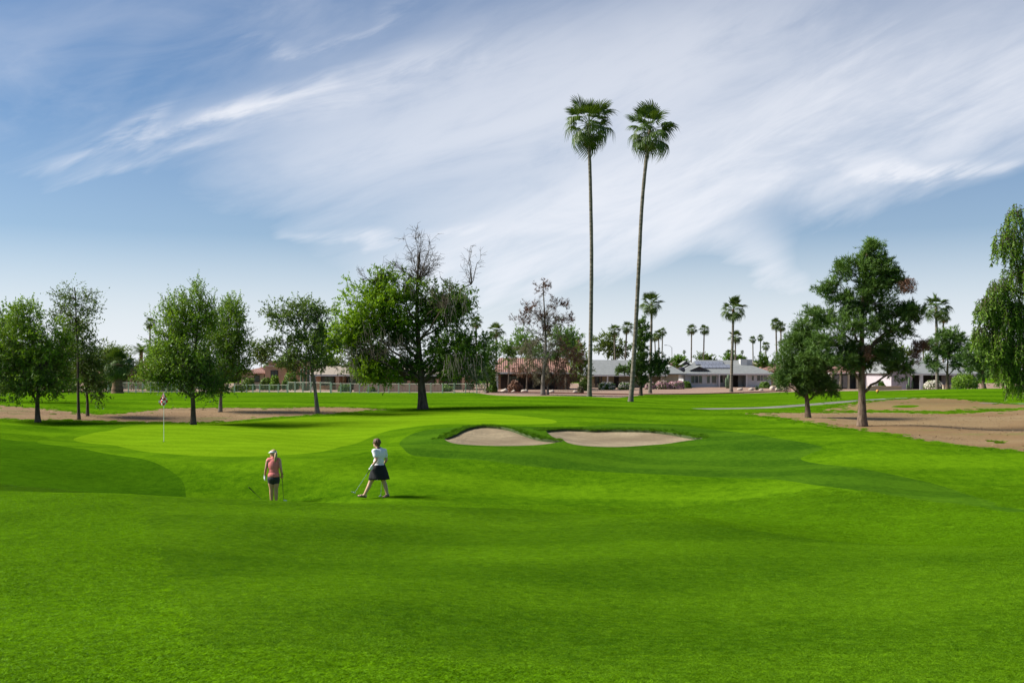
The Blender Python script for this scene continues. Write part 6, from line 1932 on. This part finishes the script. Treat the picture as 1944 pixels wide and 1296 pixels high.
Hh.build('hair', M['hair_brown'], pB, .008, 3)
gl = MB()
for s in (-1, 1): gl.ellipsoid(c + look * .092 + side * s * .032 + up * .010, (.026, .026, .018), 10, 6)
for s in (-1, 1): gl.tube([c + look * .088 + side * s * .055 + up * .012, c - look * .0 + side * s * .082 + up * .012], .004, 5)
gl.build('sunglasses', M['leather'], pB, True)
o2 = Vector((x2, d2, zg2))
tip = q2(676.3, 938.3, -.30)
gtop = o2 + gripc + (o2 + gripc - (o2 + tip)).normalized() * .10
club('putter with a bright head swung forward by the person in the white shirt', gtop, o2 + tip, (-.9, -.2, .35), 'steel', 'putter')
tp = q2(721.2, 948.0, .16)
club('thin steel club held upright behind the skirt of the striding person', o2 + Vector((wR.x - .02, wR.y + .01, wR.z - .0)), Vector((o2.x + tp.x, o2.y + tp.y, gz(o2.x + tp.x, o2.y + tp.y) + .013)), (-.3, -.9, 0), 'steel', 'putter')
# ------------------------------------------------------------------ grass blades, tufts, litter
def mat_blade(name, dark, light, trans=.35, stripe=0.0, stripe_w=3.4, stripe_dir=-.12):
    m, t, b = mat_new(name)
    at = t.new('ShaderNodeAttribute', attribute_name='tone')
    oi = t.new('ShaderNodeObjectInfo')
    geo = t.new('ShaderNodeNewGeometry')
    big = t.noise(geo.outputs['Position'], .35, 3.0, .55)
    clp = t.noise(geo.outputs['Position'], 9.0, 4.0, .7)
    k = t.m('ADD', t.m('MULTIPLY', at.outputs['Fac'], .65), t.m('ADD', t.m('MULTIPLY', t.m('SUBTRACT', oi.outputs['Random'], .5), .25), t.m('ADD', t.m('MULTIPLY', t.m('SUBTRACT', big, .38), 0.9), t.m('MULTIPLY', t.m('SUBTRACT', clp, .5), 1.6))), clamp=True)
    if stripe:
        p = geo.outputs['Position']
        s = t.sep(p)
        w = t.m('ADD', t.m('MULTIPLY', s[1], math.cos(stripe_dir)), t.m('MULTIPLY', s[0], math.sin(stripe_dir)))
        w = t.m('ADD', w, t.m('MULTIPLY', t.m('SUBTRACT', t.noise(p, 0.12, 2.0), 0.5), 3.0))
        sw = t.m('SINE', t.m('MULTIPLY', w, 2 * math.pi / stripe_w))
        k = t.m('ADD', k, t.m('MULTIPLY', t.rng(sw, -0.5, 0.5, -1, 1, True), stripe), clamp=True)
    c = t.mix(k, dark, light)
    t.put(b.inputs['Base Color'], c)
    b.inputs['Roughness'].default_value = .5
    b.inputs['Specular IOR Level'].default_value = .05
    tr = t.new('ShaderNodeBsdfTranslucent')
    t.put(tr.inputs['Color'], t.mix(1.0, c, (1.3, 1.25, .5, 1), 'MULTIPLY'))
    mx = t.new('ShaderNodeMixShader'); mx.inputs[0].default_value = trans
    t.l.new(b.outputs[0], mx.inputs[1]); t.l.new(tr.outputs[0], mx.inputs[2])
    t.l.new(mx.outputs[0], t.n['Material Output'].inputs[0])
    return m

def blade_patch(name, size, n, h, w, mat, lean=.5, seed=0):
    rg = np.random.default_rng(seed)
    r = size * np.sqrt(rg.uniform(0, 1, n)) * .5; th = rg.uniform(0, 6.283, n)
    base = np.stack([r * np.cos(th), r * np.sin(th), np.full(n, -.004)], 1)
    hh = h * rg.uniform(.55, 1.25, n)
    ld = rg.normal(0, lean, (n, 2))
    mid = base + np.concatenate([ld * hh[:, None] * .35, hh[:, None] * .6], 1)
    tip = base + np.concatenate([ld * hh[:, None] * 1.0, hh[:, None]], 1)
    az = rg.uniform(0, 6.283, n)
    sd = np.stack([np.cos(az), np.sin(az), np.zeros(n)], 1) * w * .5
    v = np.stack([base - sd, base + sd, mid + sd * .8, tip, mid - sd * .8], 1).reshape(-1, 3)
    tn = np.repeat(np.clip(rg.normal(.5, .2, n), 0, 1), 5)
    return mesh_np(name, v, np.arange(5 * n), 5, mat, colors=tn)

def scatter(name, label, pts, nrm, patch, smin=.8, smax=1.25):
    """grass as one object: patches of blades instanced on points lying on the turf"""
    me = bpy.data.meshes.new(name)
    me.vertices.add(len(pts)); me.vertices.foreach_set('co', np.asarray(pts, np.float32).ravel())
    at = me.attributes.new('nrm', 'FLOAT_VECTOR', 'POINT'); at.data.foreach_set('vector', np.asarray(nrm, np.float32).ravel())
    me.update()
    o = link(name, me)
    tag(o, label, 'grass', None, 'stuff')
    src = bpy.data.objects.new(name + '_patch', patch)
    ng = bpy.data.node_groups.new(name, 'GeometryNodeTree')
    ng.interface.new_socket('Geometry', in_out='INPUT', socket_type='NodeSocketGeometry')
    ng.interface.new_socket('Geometry', in_out='OUTPUT', socket_type='NodeSocketGeometry')
    N = ng.nodes
    gi, go = N.new('NodeGroupInput'), N.new('NodeGroupOutput')
    ip = N.new('GeometryNodeInstanceOnPoints')
    oi = N.new('GeometryNodeObjectInfo'); oi.inputs[0].default_value = src
    na = N.new('GeometryNodeInputNamedAttribute'); na.data_type = 'FLOAT_VECTOR'; na.inputs[0].default_value = 'nrm'
    al = N.new('FunctionNodeAlignRotationToVector'); al.axis = 'Z'
    rv = N.new('FunctionNodeRandomValue'); rv.data_type = 'FLOAT_VECTOR'; rv.inputs[0].default_value = (0, 0, 0); rv.inputs[1].default_value = (0, 0, 6.283)
    rr = N.new('FunctionNodeRotateRotation'); rr.rotation_space = 'LOCAL'
    rs = N.new('FunctionNodeRandomValue'); rs.data_type = 'FLOAT'; rs.inputs[2].default_value = smin; rs.inputs[3].default_value = smax; rs.inputs['Seed'].default_value = 5
    Lk = ng.links
    Lk.new(gi.outputs[0], ip.inputs['Points']); Lk.new(oi.outputs['Geometry'], ip.inputs['Instance'])
    Lk.new(na.outputs[0], al.inputs['Vector'])
    Lk.new(al.outputs[0], rr.inputs[0]); Lk.new(rv.outputs[0], rr.inputs[1]); Lk.new(rr.outputs[0], ip.inputs['Rotation'])
    Lk.new(rs.outputs[1], ip.inputs['Scale'])
    Lk.new(ip.outputs[0], go.inputs[0])
    md = o.modifiers.new('grass', 'NODES'); md.node_group = ng
    return o

M['blade_rough'] = mat_blade('blade_rough', (0.066, 0.175, 0.003, 1), (0.210, 0.43, 0.008, 1))
M['blade_fair'] = mat_blade('blade_fairway', (0.062, 0.168, 0.004, 1), (0.195, 0.390, 0.010, 1), stripe=.08, stripe_w=4.4)  # blade stripes likewise carry slope shading of the folds in their colour
M['blade_dark'] = mat_blade('blade_deep', (0.036, 0.110, 0.003, 1), (0.110, 0.24, 0.006, 1))
PATCH = {'rough': blade_patch('rough_patch', .34, 250, .014, .0042, M['blade_rough'], 1.7, 1),
         'fair': blade_patch('fairway_patch', .34, 270, .010, .0036, M['blade_fair'], 1.7, 2),
         'dark': blade_patch('deep_patch', .34, 250, .014, .0042, M['blade_dark'], 1.7, 3)}

def near_points():
    """turf around the camera out to 26 m, thinning out with distance"""
    pts = []
    rg = np.random.default_rng(3)
    x = rg.uniform(-17, 17, 90000); y = rg.uniform(3.4, 27, 90000)
    keep = np.abs(x) < .56 * y + 1.6
    x, y = x[keep], y[keep]
    p = np.clip(1.15 - (y - 14) / 15, .12, 1.0)
    keep = rg.uniform(size=len(x)) < p
    return x[keep], y[keep]
def place_grass():
    x, y = near_points()
    e = .15
    z = terrain(x, y)
    nx = (terrain(x - e, y) - terrain(x + e, y)) / (2 * e); ny = (terrain(x, y - e) - terrain(x, y + e)) / (2 * e)
    nrm = unit(np.stack([nx, ny, np.ones_like(nx)], 1))
    pts = np.stack([x, y, z], 1)
    fr = sdf(A['front'], x, y) > .05
    ap = sdf(A['approach'], x, y) > 0
    dk = sdf(A['dark'], x, y) > 0
    far = ~fr & ~ap & ~dk
    scatter('fairway_grass', 'short mown fairway grass blades on the front slope', pts[fr], nrm[fr], PATCH['fair'])
    scatter('rough_grass', 'longer rough grass blades beside the fairway', pts[far], nrm[far], PATCH['rough'])
    scatter('deep_grass', 'dark grass blades below the tip of the green', pts[dk], nrm[dk], PATCH['dark'])
place_grass()

# shaggy grass lip along the back rims of the bunkers
M['blade_lip'] = mat_blade('blade_lip', (0.04, 0.115, 0.004, 1), (0.12, 0.27, 0.010, 1))
lipp = blade_patch('lip_tuft', .20, 90, .05, .009, M['blade_lip'], .8, 7)
def lip_points():
    out = []
    rg = np.random.default_rng(8)
    for k in BUNK:
        b = BUNK[k][1]
        seg = np.linalg.norm(np.diff(b, axis=0), axis=1)
        cum = np.concatenate([[0], np.cumsum(seg)])
        for s in rg.uniform(0, cum[-1], int(cum[-1] * 22)):
            i = min(np.searchsorted(cum, s) - 1, len(seg) - 1); i = max(i, 0)
            t = (s - cum[i]) / (seg[i] + 1e-9)
            p = b[i] + (b[i + 1] - b[i]) * t
            tg = (b[i + 1] - b[i]) / (seg[i] + 1e-9)
            n = np.array([-tg[1], tg[0]])
            if sdf(A[k], np.array([p[0] + n[0] * .1]), np.array([p[1] + n[1] * .1]))[0] > 0: n = -n
            p = p + n * abs(rg.normal(.02, .28))
            if max(sdf(A[kk], p[:1], p[1:])[0] for kk in BUNK) > 0.03: continue
            out.append((p[0], p[1], tz(p[0], p[1]) + float(lip(np.array([p[0]]), np.array([p[1]]))[0])))
    return np.array(out)
LP = lip_points()
scatter('lip_grass', 'shaggy grass hanging over the back rims of the bunkers', LP, np.tile([0, -.25, 1.0], (len(LP), 1)), lipp)

# grass creeping over the borders of the bare earth
edgep = blade_patch('edge_tuft', .30, 150, .045, .010, M['blade_rough'], 1.0, 12)
def edge_points():
    out = []
    rg = np.random.default_rng(18)
    for k, wd in (('dirt_l', .30), ('dirt_r', .30), ('dry', .5)):
        b = np.concatenate([A[k], A[k][:1]])
        seg = np.linalg.norm(np.diff(b, axis=0), axis=1)
        cum = np.concatenate([[0], np.cumsum(seg)])
        for s in rg.uniform(0, cum[-1], int(cum[-1] * 9)):
            i = int(np.clip(np.searchsorted(cum, s) - 1, 0, len(seg) - 1))
            t = (s - cum[i]) / (seg[i] + 1e-9)
            p = b[i] + (b[i + 1] - b[i]) * t + rg.normal(0, wd, 2) * (1 + (rg.uniform() < .12) * 2.2)
            if abs(p[0]) < .62 * p[1] + 3: out.append((p[0], p[1]))
    o = np.array(out)
    return np.stack([o[:, 0], o[:, 1], terrain(o[:, 0], o[:, 1])], 1)
EP = edge_points()
scatter('edge_grass', 'thin grass tufts creeping over the borders of the bare earth', EP, np.tile([0, 0, 1.0], (len(EP), 1)), edgep, .6, 1.3)

# leaf litter and clods on the bare earth
M['litter'] = mat_leaf('leaf_litter', (0.15, 0.09, 0.05, 1), (0.34, 0.25, 0.15, 1), .1, tcol=(1, 1, 1, 1))
def litter(key, n, seed, size):
    rg = np.random.default_rng(seed)
    lo, hi = np.maximum(A[key].min(0), (-40, 30)), np.minimum(A[key].max(0), (40, 80))
    x = rg.uniform(lo[0], hi[0], n); y = rg.uniform(lo[1], hi[1], n)
    clump = np.sin(x * .9 + 1.3 * np.sin(y * .5)) * np.sin(y * 1.3 + np.sin(x * .4)) + rg.normal(0, .5, n)
    k = (sdf(A[key], x, y) > .1) & (clump > .15)
    x, y = x[k], y[k]
    z = terrain(x, y) + .012
    n = len(x)
    c = np.stack([x, y, z], 1)
    th = rg.uniform(0, 6.283, n)
    ax = unit(np.stack([np.cos(th), np.sin(th), rg.normal(0, .35, n)], 1)); sd = unit(np.cross(ax, unit(np.stack([rg.normal(0, .4, n), rg.normal(0, .4, n), np.ones(n)], 1))))
    sz = size * rg.uniform(.5, 1.6, n)
    c[:, 2] += np.abs(ax[:, 2]) * sz
    o = link('leaf_litter', quads_mesh('leaf_litter', c, ax, sd, sz, sz * .6, rg.uniform(0, 1, n) ** 1.5, M['litter']))
    tag(o, 'scattered dry leaves and clods on the bare earth under the pines' if key == 'dirt_r' else 'scattered dry leaves on the bare earth strip', 'leaf litter', None, 'stuff')
litter('dirt_r', 14000, 21, .028)
litter('dirt_l', 14000, 22, .028)
# two weeds on the bare earth
weedp = blade_patch('weed', .45, 160, .14, .014, M['blade_rough'], 1.0, 9)
for i, (u, v, s_) in enumerate(((1897, 841, .8), (1879, 838, .5))):
    wx, wd = cast(u, v)
    o = link('weed_tuft', weedp); o.location = (wx, wd, tz(wx, wd)); o.scale = (s_, s_, s_)
    tag(o, ('large' if i == 0 else 'small') + ' green weed tuft growing on the bare earth', 'weed')
